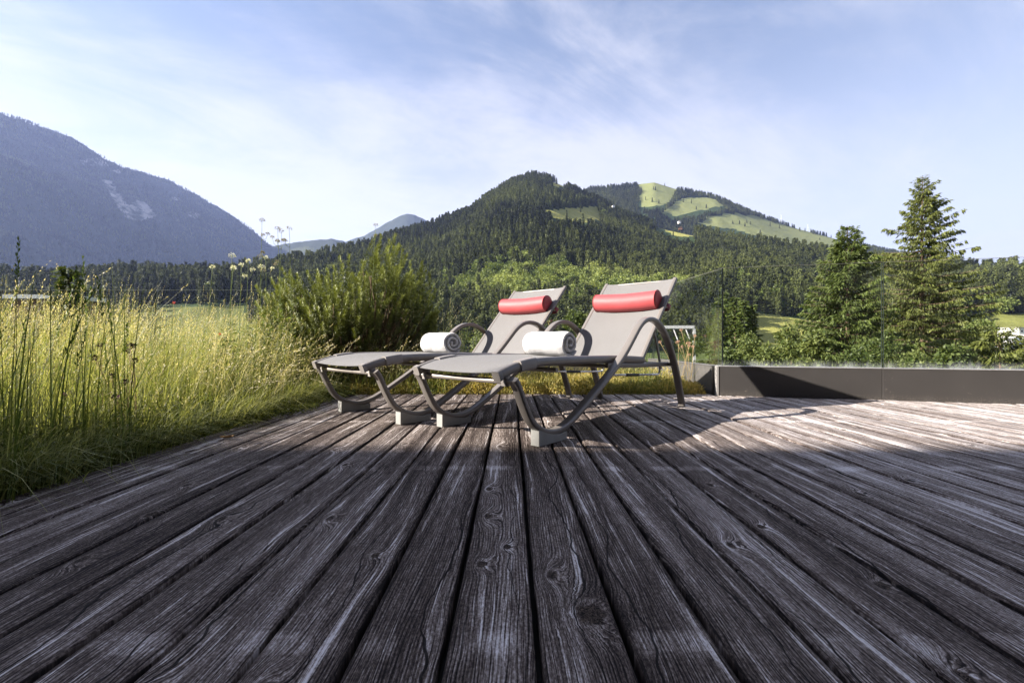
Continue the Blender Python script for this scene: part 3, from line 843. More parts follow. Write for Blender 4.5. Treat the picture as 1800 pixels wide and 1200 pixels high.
def make_lounger():
    L = empty('sun_lounger')
    side = (0, 1, 0)
    for v in (0.0, LW):
        path = catmull(P2(SIDE, v), 90)
        mk('side_frame', *sweep(path, rrect(0.046, 0.027, 0.008), side), MAT['frame'], L, True, sharp=40)
        # pale block the curved front leg stands on
        bu = np.array([0.178, 0.20, 0.24, 0.28, 0.33, 0.385])
        bz = np.array([0.074, 0.066, 0.051, 0.041, 0.034, 0.040])
        bv = [(u, v + w_, z) for u, zt in zip(bu, bz) for (w_, z) in ((-0.024, 0.001), (0.024, 0.001), (0.024, zt), (-0.024, zt))]
        bf = [(4 * i + j, 4 * i + (j + 1) % 4, 4 * i + 4 + (j + 1) % 4, 4 * i + 4 + j) for i in range(5) for j in range(4)] + [(0, 3, 2, 1), (20, 21, 22, 23)]
        fb = mk('foot_block', bv, bf, MAT['pad'], L)
        md = fb.modifiers.new('bevel', 'BEVEL')
        md.width, md.segments = 0.003, 2
        mk('rear_foot_cap', *sweep([(1.8005, v, 0.020), (1.803, v, 0.001)], rrect(0.041, 0.025, 0.007), side), MAT['black'], L, True, sharp=40)
    for v, s in ((0.052, -1), (LW - 0.052, 1)):
        sp = catmull(P2(SEAT, v), 50)
        mk('seat_rail', *sweep(sp, rrect(0.038, 0.042, 0.014), side), MAT['frame'], L, True, sharp=40)
        mk('seat_rail_end', *sweep(sp[0] + np.outer([-0.006, 0.016], (0.93, 0, 0.36)), rrect(0.042, 0.046, 0.010), side), MAT['framel'], L, True, sharp=40)
        i0 = np.searchsorted(sp[:, 0], 0.115)
        i1 = np.searchsorted(sp[:, 0], 0.235)
        mk('joint_sleeve', *sweep(sp[i0:i1], rrect(0.047, 0.051, 0.010), side), MAT['framel'], L, True, sharp=40)
        # backrest rail: gently bowed
        n = 16
        pts = []
        for i in range(n):
            t = i / (n - 1)
            bow = -0.022 * math.sin(math.pi * t)
            pts.append((HINGE[0] + math.cos(BA) * BL * t - math.sin(BA) * bow * -1, v, HINGE[1] + math.sin(BA) * BL * t + math.cos(BA) * bow))
        br = mk('backrest_rail', *sweep(pts, rrect(0.030, 0.026, 0.010), side), MAT['frame'], L, True, sharp=40)
        # base rail from the seat rear to the rear leg
        vv = v + s * 0.032
        mk('base_rail', *sweep([(0.88, v - s * 0.004, 0.322), (1.20, v - s * 0.002, 0.308), (1.672, v, 0.298)], rrect(0.018, 0.030, 0.006), side), MAT['frame'], L, True, sharp=40)
        # prop strut and adjusting rod
        st = [(1.535, v - s * 0.035, 0.560), (1.60, v - s * 0.035, 0.42), (1.655, v - s * 0.035, 0.265)]
        mk('prop_strut', *sweep(st, rrect(0.010, 0.024, 0.004), side), MAT['frame'], L, True, sharp=40)
        rod = catmull([(0.95, v - s * 0.05, 0.262), (1.30, v - s * 0.05, 0.242), (1.62, v - s * 0.05, 0.228), (1.66, v - s * 0.05, 0.236), (1.672, v - s * 0.05, 0.262), (1.655, v - s * 0.05, 0.285)], 30)
        ro = mk('adjusting_rod', *sweep(rod, circ(0.0065, 8), side), MAT['rod'], L, True, sharp=40)
        mk('grip_sleeve', *sweep([rod[9], rod[15]], circ(0.0095, 10), side), MAT['black'], ro, True, sharp=40)
        # bracket that holds the foot crossbar
        mk('bracket', *sweep([(0.052, v - s * 0.002, 0.318), (0.050, v - s * 0.002, 0.268)], rrect(0.030, 0.030, 0.004), side), MAT['framel'], L, True, sharp=40)
    mk('foot_crossbar', *tube((0.050, 0.004, 0.287), (0.050, LW - 0.004, 0.287), 0.0125, 14), MAT['alu'], L, True, sharp=40)
    for u, z in ((0.40, 0.318), (0.95, 0.312)):
        mk('under_crossbar', *tube((u, 0.045, z), (u, LW - 0.045, z), 0.011, 10), MAT['frame'], L, True, sharp=40)
    mk('rear_crossbar', *tube((1.668, 0.0, 0.297), (1.668, LW, 0.297), 0.013, 12), MAT['frame'], L, True, sharp=40)
    mk('hinge_bar', *tube((HINGE[0] - 0.005, 0.052, HINGE[1] + 0.002), (HINGE[0] - 0.005, LW - 0.052, HINGE[1] + 0.002), 0.0135, 12), MAT['framel'], L, True, sharp=40)
    # fabric: seat sling and back sling
    sp = catmull([(u, 0, z + 0.0185) for u, z in SEAT], 28)
    rows = [((p[0], 0.040, p[2]), (p[0], LW - 0.040, p[2])) for p in sp[0:-2]]
    mk('seat_sling', *uvmesh_sheet(rows, 0.0025, 0.012), MAT['sling'], L, True, sharp=50)
    rows = []
    for i in range(20):
        t = 0.03 + 0.955 * i / 19
        bow = -0.022 * math.sin(math.pi * t)
        u = HINGE[0] + math.cos(BA) * BL * t + math.sin(BA) * bow - math.sin(BA) * 0.012
        z = HINGE[1] + math.sin(BA) * BL * t + math.cos(BA) * bow + math.cos(BA) * 0.012
        rows.append(((u, 0.040, z), (u, LW - 0.040, z)))
    mk('back_sling', *uvmesh_sheet(rows, 0.0025, 0.016), MAT['sling'], L, True, sharp=50)
    mk('head_bar', *tube(np.array(rows[-1][0]) + (0.012, 0.012, -0.012), np.array(rows[-1][1]) + (0.012, -0.012, -0.012), 0.008, 10), MAT['frame'], L, True, sharp=40)
    return L

def lp(base, u, v, z):
    c, s = math.cos(LANG), math.sin(LANG)
    return base + Vector((u * c - v * s, u * s + v * c, z))

lounger_a = make_lounger()
lounger_a.location = FR_R
lounger_a.rotation_euler.z = LANG
tag(lounger_a, 'nearer taupe sun lounger on the right, in front of the other', 'sun lounger', 'pair of sun loungers on the deck')
lounger_b = copy_tree(lounger_a)
lounger_b.location = FR_L
tag(lounger_b, 'farther taupe sun lounger on the left, beside the tall grass', 'sun lounger', 'pair of sun loungers on the deck')

def make_bolster():
    B = empty('neck_roll')
    n = 48
    r0, ln = 0.066, 0.480
    ys = [(-ln / 2, 0.0), (-ln / 2 - 0.004, 0.55), (-ln / 2 - 0.002, 0.90), (-ln / 2 + 0.006, 0.985), (-ln / 2 + 0.012, 0.985), (-ln / 2 + 0.05, 1.0), (-ln / 4, 1.015), (0, 0.99), (ln / 4, 1.015), (ln / 2 - 0.05, 1.0), (ln / 2 - 0.012, 0.985), (ln / 2 - 0.006, 0.985), (ln / 2 + 0.002, 0.90), (ln / 2 + 0.004, 0.55), (ln / 2, 0.0)]
    def ring(lst):
        V, F = [], []
        for y, k in lst:
            for i in range(n):
                a = 2 * math.pi * i / n
                sq = 1.0 - 0.10 * max(0, math.cos(a)) ** 2          # flattened where it presses on the back
                sag = 0.010 * (1 - (2 * y / ln) ** 2)
                V.append((math.cos(a) * r0 * k * sq + 0.5 * sag, y, -sag + math.sin(a) * r0 * k * (1 + 0.008 * math.sin(a * 5 + y * 20))))
        for i in range(len(lst) - 1):
            for j in range(n):
                a, b = i * n + j, i * n + (j + 1) % n
                F.append((a, b, b + n, a + n))
        return V, F
    mk('cover', *ring(ys[3:12]), MAT['red'], B, True, sharp=60)
    for sl in (ys[:4], ys[11:]):
        mk('end_panel', *ring(sl), MAT['red'], B, True, sharp=60)
    a = np.linspace(0, 2 * np.pi, 40)
    for y in (-ln / 2 + 0.004, ln / 2 - 0.004):
        path = np.stack([np.cos(a) * r0 * 0.985 * (1 - 0.10 * np.clip(np.cos(a), 0, 1) ** 2), np.full(40, y), np.sin(a) * r0 * 0.99], 1)
        mk('piping', *sweep(path, circ(0.0028, 6), (0, 1, 0)), MAT['red'], B, True)
    # straps that loop round the backrest rails
    for s in (-1, 1):
        pts = [(0.038, s * (ln / 2 - 0.03), 0.002), (0.050, s * (ln / 2 + 0.012), 0.002), (0.048, s * (ln / 2 + 0.036), 0.002), (0.062, s * (ln / 2 + 0.056), 0.0), (0.088, s * (ln / 2 + 0.052), 0.0), (0.094, s * (ln / 2 + 0.02), 0.0), (0.092, s * (ln / 2 - 0.06), 0.0)]
        mk('strap', *sweep(catmull(pts, 24), rrect(0.034, 0.004, 0.0015, 2), (0, 0, 1)), MAT['redd'], B, True, sharp=40)
    return B
def put_bolster(B, base, s):
    u = HINGE[0] + math.cos(BA) * BL * s
    z = HINGE[1] + math.sin(BA) * BL * s
    off = 0.040
    B.location = lp(base, u - math.sin(BA) * off, LW / 2, z + math.cos(BA) * off)
    B.rotation_euler = (0, -(R(90) - BA) * -1, LANG)
bol_a = make_bolster()
put_bolster(bol_a, FR_R, 0.665)
tag(bol_a, 'red neck roll strapped to the backrest of the nearer right lounger', 'neck roll', 'red neck rolls on the loungers')
bol_b = copy_tree(bol_a)
put_bolster(bol_b, FR_L, 0.69)
tag(bol_b, 'red neck roll strapped to the backrest of the farther left lounger', 'neck roll', 'red neck rolls on the loungers')

def towel(seed, turns=3.1):
    r = np.random.RandomState(seed)
    th, n = 0.0265, 110
    a = np.linspace(0.35 * math.pi, turns * 2 * math.pi, n)
    R_ = 0.006 + (0.085 - 0.006) * (a / a[-1]) ** 0.95
    ph = -0.5 * math.pi - a[-1] + 0.9
    nv = 15
    ys = np.linspace(0, 0.29, nv)
    V = []
    for side_ in (0, 1):
        for j, y in enumerate(ys):
            edge = min(j, nv - 1 - j)
            for i in range(n):
                rr = R_[i] + (th * 0.5 if side_ else -th * 0.46)
                if edge == 0:
                    rr = R_[i] + (th * 0.28 if side_ else -th * 0.25)
                wob = 1 + 0.07 * fbm(np.array(a[i] * 1.1 + seed * 7), np.array(y * 14.0 + seed), 3)
                squash = 0.90 if math.sin(a[i] + ph) > 0 else 0.88
                yy = y + 0.007 * fbm(np.array(a[i] * 1.6 + 40), np.array(j * 3.3 + seed), 2) * (1 if edge == 0 else 0.2) + 0.010 * (1 - a[i] / a[-1]) * (1 if j > nv / 2 else -1)
                V.append((rr * wob * math.cos(a[i] + ph), yy, rr * wob * squash * math.sin(a[i] + ph)))
    V = np.array(V)
    V[:, 2] -= V[:, 2].min()
    F = []
    o = nv * n
    for j in range(nv - 1):
        for i in range(n - 1):
            q = j * n + i
            F.append((q, q + 1, q + n + 1, q + n))
            F.append((q + o, q + n + o, q + n + 1 + o, q + 1 + o))
    for i in range(n - 1):
        for j in (0, nv - 1):
            q = j * n + i
            F.append((q, q + 1, q + 1 + o, q + o))
    for j in range(nv - 1):
        for i in (0, n - 1):
            q = j * n + i
            F.append((q, q + n, q + n + o, q + o))
    return mk('rolled_towel', V, F, MAT['towel'], None, True, sharp=75)
SEATZ = 0.3695
ta = towel(3, 2.45)
ta.location = lp(FR_R, 0.88, 0.305, SEATZ - 0.010)
ta.rotation_euler.z = LANG + R(2)
tag(ta, 'rolled white terry towel on the seat of the nearer right lounger', 'towel', 'rolled towels on the loungers')
tb = towel(8, 2.7)
tb.location = lp(FR_L, 0.85, 0.325, SEATZ - 0.010)
tb.rotation_euler.z = LANG - R(3)
tag(tb, 'rolled white terry towel on the seat of the farther left lounger', 'towel', 'rolled towels on the loungers')

# ================================================================== PLANT BUILDERS
def norm(a):
    return a / np.maximum(np.linalg.norm(a, axis=-1, keepdims=True), 1e-9)

def cards(P, L, W, ln, wd, tint, mid=0.45):
    """one lance-shaped leaf face each: base, side, tip, side"""
    L, W = norm(L), norm(W)
    ln, wd = np.broadcast_to(ln, (len(P),))[:, None], np.broadcast_to(wd, (len(P),))[:, None]
    V = np.stack([P, P + L * ln * mid + W * wd * 0.5, P + L * ln, P + L * ln * mid - W * wd * 0.5], 1).reshape(-1, 3)
    F = np.arange(len(P) * 4).reshape(-1, 4)
    return V, F, np.repeat(tint, 4)

def blades(P, h, lean_dir, lean, w, nseg, tint, droop=0.35, face=None, r=np.random):
    """grass blades: tapered curved strips standing on P"""
    n = len(P)
    ts = np.linspace(0, 1, nseg + 1)
    ld = np.stack([np.cos(lean_dir), np.sin(lean_dir), np.zeros(n)], 1)
    fa = r.uniform(0, 6.283, n) if face is None else face
    wd = np.stack([np.cos(fa), np.sin(fa), np.zeros(n)], 1)
    V = np.zeros((n, nseg + 1, 2, 3))
    for i, t in enumerate(ts):
        c = P + ld * (h * lean * t ** 1.8)[:, None]
        c[:, 2] += h * t * (1 - droop * lean * t * t)
        ww = (w * (1 - t) ** 0.7 * 0.5 + 0.0003)[:, None]
        V[:, i, 0] = c - wd * ww
        V[:, i, 1] = c + wd * ww
    base = np.arange(n)[:, None, None] * (nseg + 1) * 2
    k = np.arange(nseg)[None, :, None] * 2
    F = (base + k + np.array([0, 1, 3, 2])[None, None, :]).reshape(-1, 4)
    tip = V[:, -1].mean(1)
    tdir = norm(V[:, -1].mean(1) - V[:, -2].mean(1))
    return V.reshape(-1, 3), F, np.repeat(tint, (nseg + 1) * 2), tip, tdir

def merge(lst):
    V, F, T, o = [], [], [], 0
    for v, f, t in lst:
        V.append(v)
        F.append(f + o)
        T.append(t)
        o += len(v)
    return np.concatenate(V), np.concatenate(F), np.concatenate(T)

def heads(tip, tdir, ln, fat, nspk, r, sz, spread=0.6):
    """ripe grass heads: small husks alternating up the last stretch of each stalk"""
    n = len(tip)
    out = []
    for k in range(nspk):
        f = k / max(1, nspk - 1)
        p = tip - tdir * (ln * (1 - f))[:, None]
        a = r.uniform(0, 6.283, n)
        o = np.stack([np.cos(a), np.sin(a), np.zeros(n)], 1)
        L = norm(tdir + o * spread * (1 - 0.5 * f))
        W = np.cross(L, r.normal(size=(n, 3)))
        out.append(cards(p + o * (fat * 0.25)[:, None], L, W, sz * r.uniform(0.7, 1.3, n), sz * 0.36, r.rand(n)))
    return merge(out)

def spruce_foliage(r, H, Rmax, nb, ns, size, t0=0.04, droop=1.0, power=0.85, fill=1.0, ragged=0.35, wr=0.36, curtain=0):
    """needle sprays along whorled branches; returns cards and branch segments"""
    P, L, W, S, T, segs = [], [], [], [], [], []
    for b in range(nb):
        t = t0 + (1 - t0) * (b + r.rand() * 0.8) / nb
        t = min(t, 0.985)
        az = b * 2.399 + r.uniform(-0.5, 0.5)
        rad = Rmax * (1 - t) ** power * (1 - ragged + 2 * ragged * r.rand() * (0.6 + 0.4 * r.rand())) + 0.012 * Rmax
        el0 = R(12) - R(34) * (1 - t) * droop + R(38) * max(0, t - 0.75) * 4 * 0.8
        d = np.array([math.cos(az), math.sin(az), 0])
        sd = np.array([-math.sin(az), math.cos(az), 0])
        base = np.array([0, 0, H * t])
        n = max(4, int(ns * (rad / Rmax) ** 0.8 * fill) + 2)
        f = np.sort(r.uniform(0.12, 1.0, n))
        z = rad * (math.tan(el0) * f + 0.26 * droop * f ** 3 * (1 - t))
        pts = base + d * (rad * f)[:, None] + np.array([0, 0, 1]) * z[:, None]
        segs.append((base, base + d * rad * 0.5 + np.array([0, 0, np.interp(0.5, f, z)]), base + d * rad * 0.93 + np.array([0, 0, np.interp(0.93, f, z)]), 0.010 * H * (1 - t) * 0.4 + 0.006))
        if curtain:
            # side twigs with hanging sprays: each bough is a sagging curtain
            m = n * 2 * curtain
            fi = np.repeat(f, 2 * curtain)
            pb = np.repeat(pts, 2 * curtain, 0)
            sg = np.tile(np.repeat([-1.0, 1.0], curtain), n)
            w_ = (np.tile(np.arange(curtain), 2 * n) + r.rand(m)) / curtain
            lat = rad * 0.24 * (1 - 0.8 * fi) + size * 0.5
            pb = pb + sd * (sg * lat * w_)[:, None] + r.normal(size=(m, 3)) * 0.02
            pb[:, 2] += 0.04 * size - 0.35 * lat * w_ * w_
            LL = d * r.uniform(0.1, 0.8, m)[:, None] + sd * (sg * r.uniform(0.0, 0.6, m))[:, None]
            LL[:, 2] += -r.uniform(0.5, 1.5, m) * droop + 0.15 + 2.8 * max(0, t - 0.8)
            P.append(pb)
            L.append(LL)
            W.append(np.cross(LL, np.stack([r.normal(size=m), r.normal(size=m), np.full(m, 0.4)], 1)))
            S.append(size * r.uniform(0.55, 1.2, m) * min(1.0, 0.40 + 7 * (1 - t)))
            T.append(np.clip(0.22 + 0.35 * fi + 0.15 * w_ + r.normal(size=m) * 0.18, 0, 1))
            continue
        for i in range(n):
            lat = rad * 0.30 * (1 - 0.75 * f[i]) + size * 0.3
            for sgn in (-1, 1):
                for q in range(2):
                    P.append(pts[i] + sd * sgn * lat * r.uniform(0, 0.7) + np.array([0, 0, -0.1 * size * q]))
                    L.append(d * r.uniform(0.3, 1.0) + sd * sgn * r.uniform(0.2, 1.0) + np.array([0, 0, -r.uniform(0.1, 0.9) * droop]))
                    W.append(np.cross(L[-1], [r.normal() * 0.5, r.normal() * 0.5, 1]))
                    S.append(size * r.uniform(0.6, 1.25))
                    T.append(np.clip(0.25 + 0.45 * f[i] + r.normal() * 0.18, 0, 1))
            if r.rand() < 0.75 * droop:
                P.append(pts[i] + sd * r.uniform(-1, 1) * lat * 0.5)
                L.append(np.array([r.normal() * 0.22, r.normal() * 0.22, -1.0]))
                W.append(np.array([r.normal(), r.normal(), 0]))
                S.append(size * r.uniform(0.8, 1.7))
                T.append(np.clip(0.2 + 0.4 * f[i] + r.normal() * 0.18, 0, 1))
    if curtain:
        P, L, W, S, T = (np.concatenate(k) for k in (P, L, W, S, T))
    P, L, W = np.array(P), np.array(L), np.array(W)
    S = np.array(S)
    return cards(P, L, W, S, S * wr, np.array(T)), segs

def leaf_crown(r, clumps, n, size, flat=0.3):
    """clumps: (centre, radii); leaves spread through the outer volume of each"""
    out = []
    vol = np.array([c[1][0] * c[1][1] * c[1][2] for c in clumps]) ** (2 / 3)
    for (c, rad), v in zip(clumps, vol):
        k = max(8, int(n * v / vol.sum()))
        d = norm(r.normal(size=(k, 3)))
        q = r.rand(k) ** 0.28
        bump = 1 + 0.22 * np.sin(d[:, 0] * 5 + c[0] * 3) * np.sin(d[:, 1] * 6 + c[1]) + 0.15 * np.sin(d[:, 2] * 9)
        p = np.array(c) + d * np.array(rad) * (q * bump)[:, None]
        L = norm(d * 0.6 + r.normal(size=(k, 3)) * 0.7 + np.array([0, 0, -0.25]))
        W = np.cross(L, d + r.normal(size=(k, 3)) * 0.6)
        s = size * r.uniform(0.6, 1.3, k)
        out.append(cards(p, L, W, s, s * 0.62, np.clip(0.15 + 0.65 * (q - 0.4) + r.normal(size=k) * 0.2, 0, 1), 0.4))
    return merge(out)

def branch_mesh(segs, n=5):
    parts = []
    for a, b, c, rr in segs:
        pts = catmull([a, b, c], 5)
        parts.append(sweep(pts, circ(rr, n), (0.01, 0.02, 1) if abs((c - a)[2]) < 0.9 * np.linalg.norm(c - a) else (1, 0, 0), np.linspace(1, 0.25, 5)))
    return join(parts)

def trunk_mesh(H, r0, wob=0.02, r=np.random, n=10):
    z = np.linspace(0, 1, 12)
    pts = np.stack([wob * H * np.sin(z * 3 + r.rand() * 6) * 0.1 * z, wob * H * np.cos(z * 4 + r.rand() * 6) * 0.1 * z, z * H], 1)
    return sweep(pts, circ(r0, n), (1, 0, 0), (1 - z) ** 0.8 * 0.97 + 0.03)

GROUND = -8.0

# ================================================================== FOREST
def forest_protos(r):
    con, dec = [], []
    for k in range(6):
        (V, F, T), _ = spruce_foliage(r, 1.0, r.uniform(0.15, 0.20), 40, 6, 0.075, 0.10, 0.9, 0.75, 1.0, 0.25)
        # inner stem so the crown is not see-through; dark tint paints its inner shade
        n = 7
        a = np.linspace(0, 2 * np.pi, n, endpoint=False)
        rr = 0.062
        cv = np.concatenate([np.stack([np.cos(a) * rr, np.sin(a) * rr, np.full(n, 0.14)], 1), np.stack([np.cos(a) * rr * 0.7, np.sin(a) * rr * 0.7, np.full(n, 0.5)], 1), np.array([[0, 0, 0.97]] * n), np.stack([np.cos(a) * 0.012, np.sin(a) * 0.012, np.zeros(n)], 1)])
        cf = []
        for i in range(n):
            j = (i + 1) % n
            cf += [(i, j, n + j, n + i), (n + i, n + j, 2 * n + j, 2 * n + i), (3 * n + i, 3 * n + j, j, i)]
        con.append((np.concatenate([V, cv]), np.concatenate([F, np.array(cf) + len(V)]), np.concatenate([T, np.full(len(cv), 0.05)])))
    for k in range(5):
        cl = [((r.normal() * 0.10, r.normal() * 0.10, r.uniform(0.35, 0.82)), (r.uniform(0.13, 0.2),) * 2 + (r.uniform(0.13, 0.2),)) for _ in range(8)]
        cl.append(((0, 0, 0.5), (0.24, 0.24, 0.38)))
        V, F, T = leaf_crown(r, cl, 520, 0.085)
        dec.append((V, F, T))
    return con, dec

def forest_object(name, protos, P, rot, scl, sxy, pick, mat, tone):
    V, F, T, vid, o = [], [], [], [], 0
    for k, (v, f, t) in enumerate(protos):
        V.append(v)
        F.append(f + o)
        T.append(t)
        vid.append(np.full(len(v), k + 1))
        o += len(v)
    npr = o
    V.append(P)
    V = np.concatenate(V)
    m = len(P)
    z = np.zeros(npr)
    ob = mk(name, V, np.concatenate(F), mat, attrs={
        'tint': np.concatenate(T + [np.zeros(m)]), 'vid': np.concatenate(vid + [np.zeros(m)]).astype(np.int32),
        'rot': np.concatenate([z, rot]), 'tone': np.concatenate([z, tone]), 'scl': np.concatenate([z, scl]), 'sxy': np.concatenate([z, sxy]), 'pick': np.concatenate([z, pick]).astype(np.int32)})
    ng = bpy.data.node_groups.new(name + '_scatter', 'GeometryNodeTree')
    ng.interface.new_socket('Geometry', in_out='INPUT', socket_type='NodeSocketGeometry')
    ng.interface.new_socket('Geometry', in_out='OUTPUT', socket_type='NodeSocketGeometry')
    gi, go = ng.nodes.new('NodeGroupInput'), ng.nodes.new('NodeGroupOutput')
    def attr(nm, typ):
        n = ng.nodes.new('GeometryNodeInputNamedAttribute')
        n.data_type = typ
        n.inputs[0].default_value = nm
        return n.outputs[0]
    av = attr('vid', 'INT')
    def sel(k):
        c = ng.nodes.new('FunctionNodeCompare')
        c.data_type = 'INT'
        c.operation = 'EQUAL'
        ng.links.new(av, c.inputs[2])
        c.inputs[3].default_value = k
        s = ng.nodes.new('GeometryNodeSeparateGeometry')
        ng.links.new(gi.outputs[0], s.inputs[0])
        ng.links.new(c.outputs[0], s.inputs[1])
        return s.outputs[0]
    jn = ng.nodes.new('GeometryNodeJoinGeometry')
    for k in range(len(protos)):
        g2 = ng.nodes.new('GeometryNodeGeometryToInstance')
        ng.links.new(sel(k + 1), g2.inputs[0])
        ng.links.new(g2.outputs[0], jn.inputs[0])
    ip = ng.nodes.new('GeometryNodeInstanceOnPoints')
    ng.links.new(sel(0), ip.inputs['Points'])
    ng.links.new(jn.outputs[0], ip.inputs['Instance'])
    ip.inputs['Pick Instance'].default_value = True
    ng.links.new(attr('pick', 'INT'), ip.inputs['Instance Index'])
    cr = ng.nodes.new('ShaderNodeCombineXYZ')
    ng.links.new(attr('rot', 'FLOAT'), cr.inputs[2])
    ng.links.new(cr.outputs[0], ip.inputs['Rotation'])
    cs = ng.nodes.new('ShaderNodeCombineXYZ')
    sx, sz = attr('sxy', 'FLOAT'), attr('scl', 'FLOAT')
    ng.links.new(sx, cs.inputs[0])
    ng.links.new(sx, cs.inputs[1])
    ng.links.new(sz, cs.inputs[2])
    ng.links.new(cs.outputs[0], ip.inputs['Scale'])
    ng.links.new(ip.outputs[0], go.inputs[0])
    md = ob.modifiers.new('scatter', 'NODES')
    md.node_group = ng
    return ob

fr = np.random.RandomState(21)
CON, DEC = forest_protos(fr)

def scatter(hill, x0, x1, n, Dmin, keepout, seed, tmax=1.04):
    r = np.random.RandomState(seed)
    px_ = r.uniform(x0, x1, n)
    Dr = np.interp(px_, hill.dx, hill.dv)
    Df = hill.Df(px_) if callable(hill.Df) else np.full(n, float(hill.Df))
    # uniform over ground area: depth drawn with weight D
    u = r.rand(n)
    D = np.sqrt(Df ** 2 + u * ((Dr * tmax) ** 2 - Df ** 2))
    keepr = r.rand(n) < (Dr ** 2 - Df ** 2) / np.max(Dr ** 2 - Df ** 2)
    t = (D - Df) / (Dr - Df)
    X, Dd, z = hill.pos(px_, t)
    py = hill.pix(px_, z, Dd)
    k = keepr & (Dd > Dmin)
    jx, jy = 7 * fbm(X / 90, Dd / 90 + 3, 3), 4 * fbm(X / 90 + 8, Dd / 90, 3)
    lone = r.rand(n) < 0.006
    for pl in keepout:
        k &= ~inpoly(px_ + jx, py + jy, pl) | (lone & (Dd > 800))
    return px_[k], py[k], X[k], Dd[k], z[k]

KO1 = [[(950, 370), (1010, 366), (1052, 362), (1064, 408), (1010, 412), (968, 404)], [(970, 321), (990, 317), (996, 346), (972, 346)],
       [(1143, 380), (1175, 384), (1219, 396), (1224, 438), (1186, 436), (1152, 420)], [(1322, 548), (1345, 550), (1420, 562), (1445, 645), (1300, 645)],
       [(1690, 560), (1750, 554), (1900, 558), (1900, 680), (1680, 680)], [(240, 538), (430, 532), (470, 700), (200, 700)]]
px1, py1, X1, D1, z1 = scatter(L1, -140, 1940, 82000, 0, KO1, 31)
r = np.random.RandomState(77)
# lighter broadleaf belt on the lower slope, mixed by patches
pn = fbm(X1 / 70.0, D1 / 70.0, 3)
belt = np.exp(-((px1 - 960) / 330.0) ** 2) * np.exp(-((py1 - 515) / 42.0) ** 2)
low_r = np.exp(-((px1 - 1330) / 260.0) ** 2) * np.exp(-((py1 - 570) / 30.0) ** 2) * 0.8
vill = np.exp(-((px1 - 1760) / 110.0) ** 2) * np.exp(-((py1 - 575) / 25.0) ** 2) * 0.7
pd = np.clip(belt * 1.45 + low_r + vill + pn * 0.6 - 0.28, 0.015, 0.95)
isd = r.rand(len(px1)) < pd
thin = r.rand(len(px1)) < np.where(isd, 0.75, 0.9)
hh = r.uniform(14, 31, len(px1)) * (1 + 0.25 * pn)
hh = np.where(isd, hh * 0.72, hh)
# leave small clearings
thin &= ~((fbm(X1 / 45.0 + 9, D1 / 45.0, 2) > 0.52) & (py1 > 330))
inview = (px1 > -10) & (px1 < 1810)
conf = thin & ~isd
near = np.where(conf & inview)[0]
near = near[np.argsort(D1[near])]
near = near[(D1[near] < 520)][:170]
single = np.zeros(len(px1), bool)
single[near] = True
def make_forest(name, mask, protos, mat, label, fat, X, D, z, h, seed, shift=0.0):
    r = np.random.RandomState(seed)
    k = np.where(mask)[0]
    P = np.stack([X[k], D[k], z[k] - 0.4], 1)
    sz = h[k]
    return tag(forest_object(name, protos, P, r.uniform(0, 6.28, len(k)), sz, sz * r.uniform(0.85, 1.25, len(k)) * fat, r.randint(0, len(protos), len(k)), mat, np.clip(fbm(X[k] / 120.0, D[k] / 150.0, 4, 0.6) * 0.9 + shift, -0.9, 0.6)), label, kind='stuff')
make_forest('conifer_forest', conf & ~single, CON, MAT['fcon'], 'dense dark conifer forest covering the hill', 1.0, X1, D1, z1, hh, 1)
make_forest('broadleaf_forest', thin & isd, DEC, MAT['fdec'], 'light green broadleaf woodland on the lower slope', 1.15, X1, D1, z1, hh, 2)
# forest on the alpine hill
KO2 = [[(1125, 352), (1125, 318), (1178, 318), (1190, 330), (1180, 350), (1165, 372), (1120, 374)], [(1160, 379), (1190, 353), (1215, 345), (1255, 350), (1278, 372), (1230, 380), (1180, 392)],
       [(1222, 392), (1260, 379), (1290, 374), (1330, 381), (1380, 395), (1410, 405), (1470, 419), (1490, 425), (1490, 455), (1340, 436), (1290, 416), (1230, 410)]]
px2, py2, X2, D2, z2 = scatter(L2, 950, 1720, 34000, 1650, KO2, 41)
h2 = np.random.RandomState(3).uniform(15, 24, len(px2))
make_forest('alpine_forest', np.ones(len(px2), bool), CON, MAT['fcon'], 'conifer forest framing the alpine pastures', 1.1, X2, D2, z2, h2, 4)
# sparse wood on the skyline of the blue mountain
px4, py4, X4, D4, z4 = scatter(L4, -60, 520, 30000, 2300, [RK4[0]], 51, 1.0)
h4 = np.random.RandomState(6).uniform(16, 26, len(px4))
make_forest('mountain_forest', np.ones(len(px4), bool), CON[:3], MAT['fcon'], 'hazy forest on the blue mountain', 1.3, X4, D4, z4, h4, 5, -0.22)

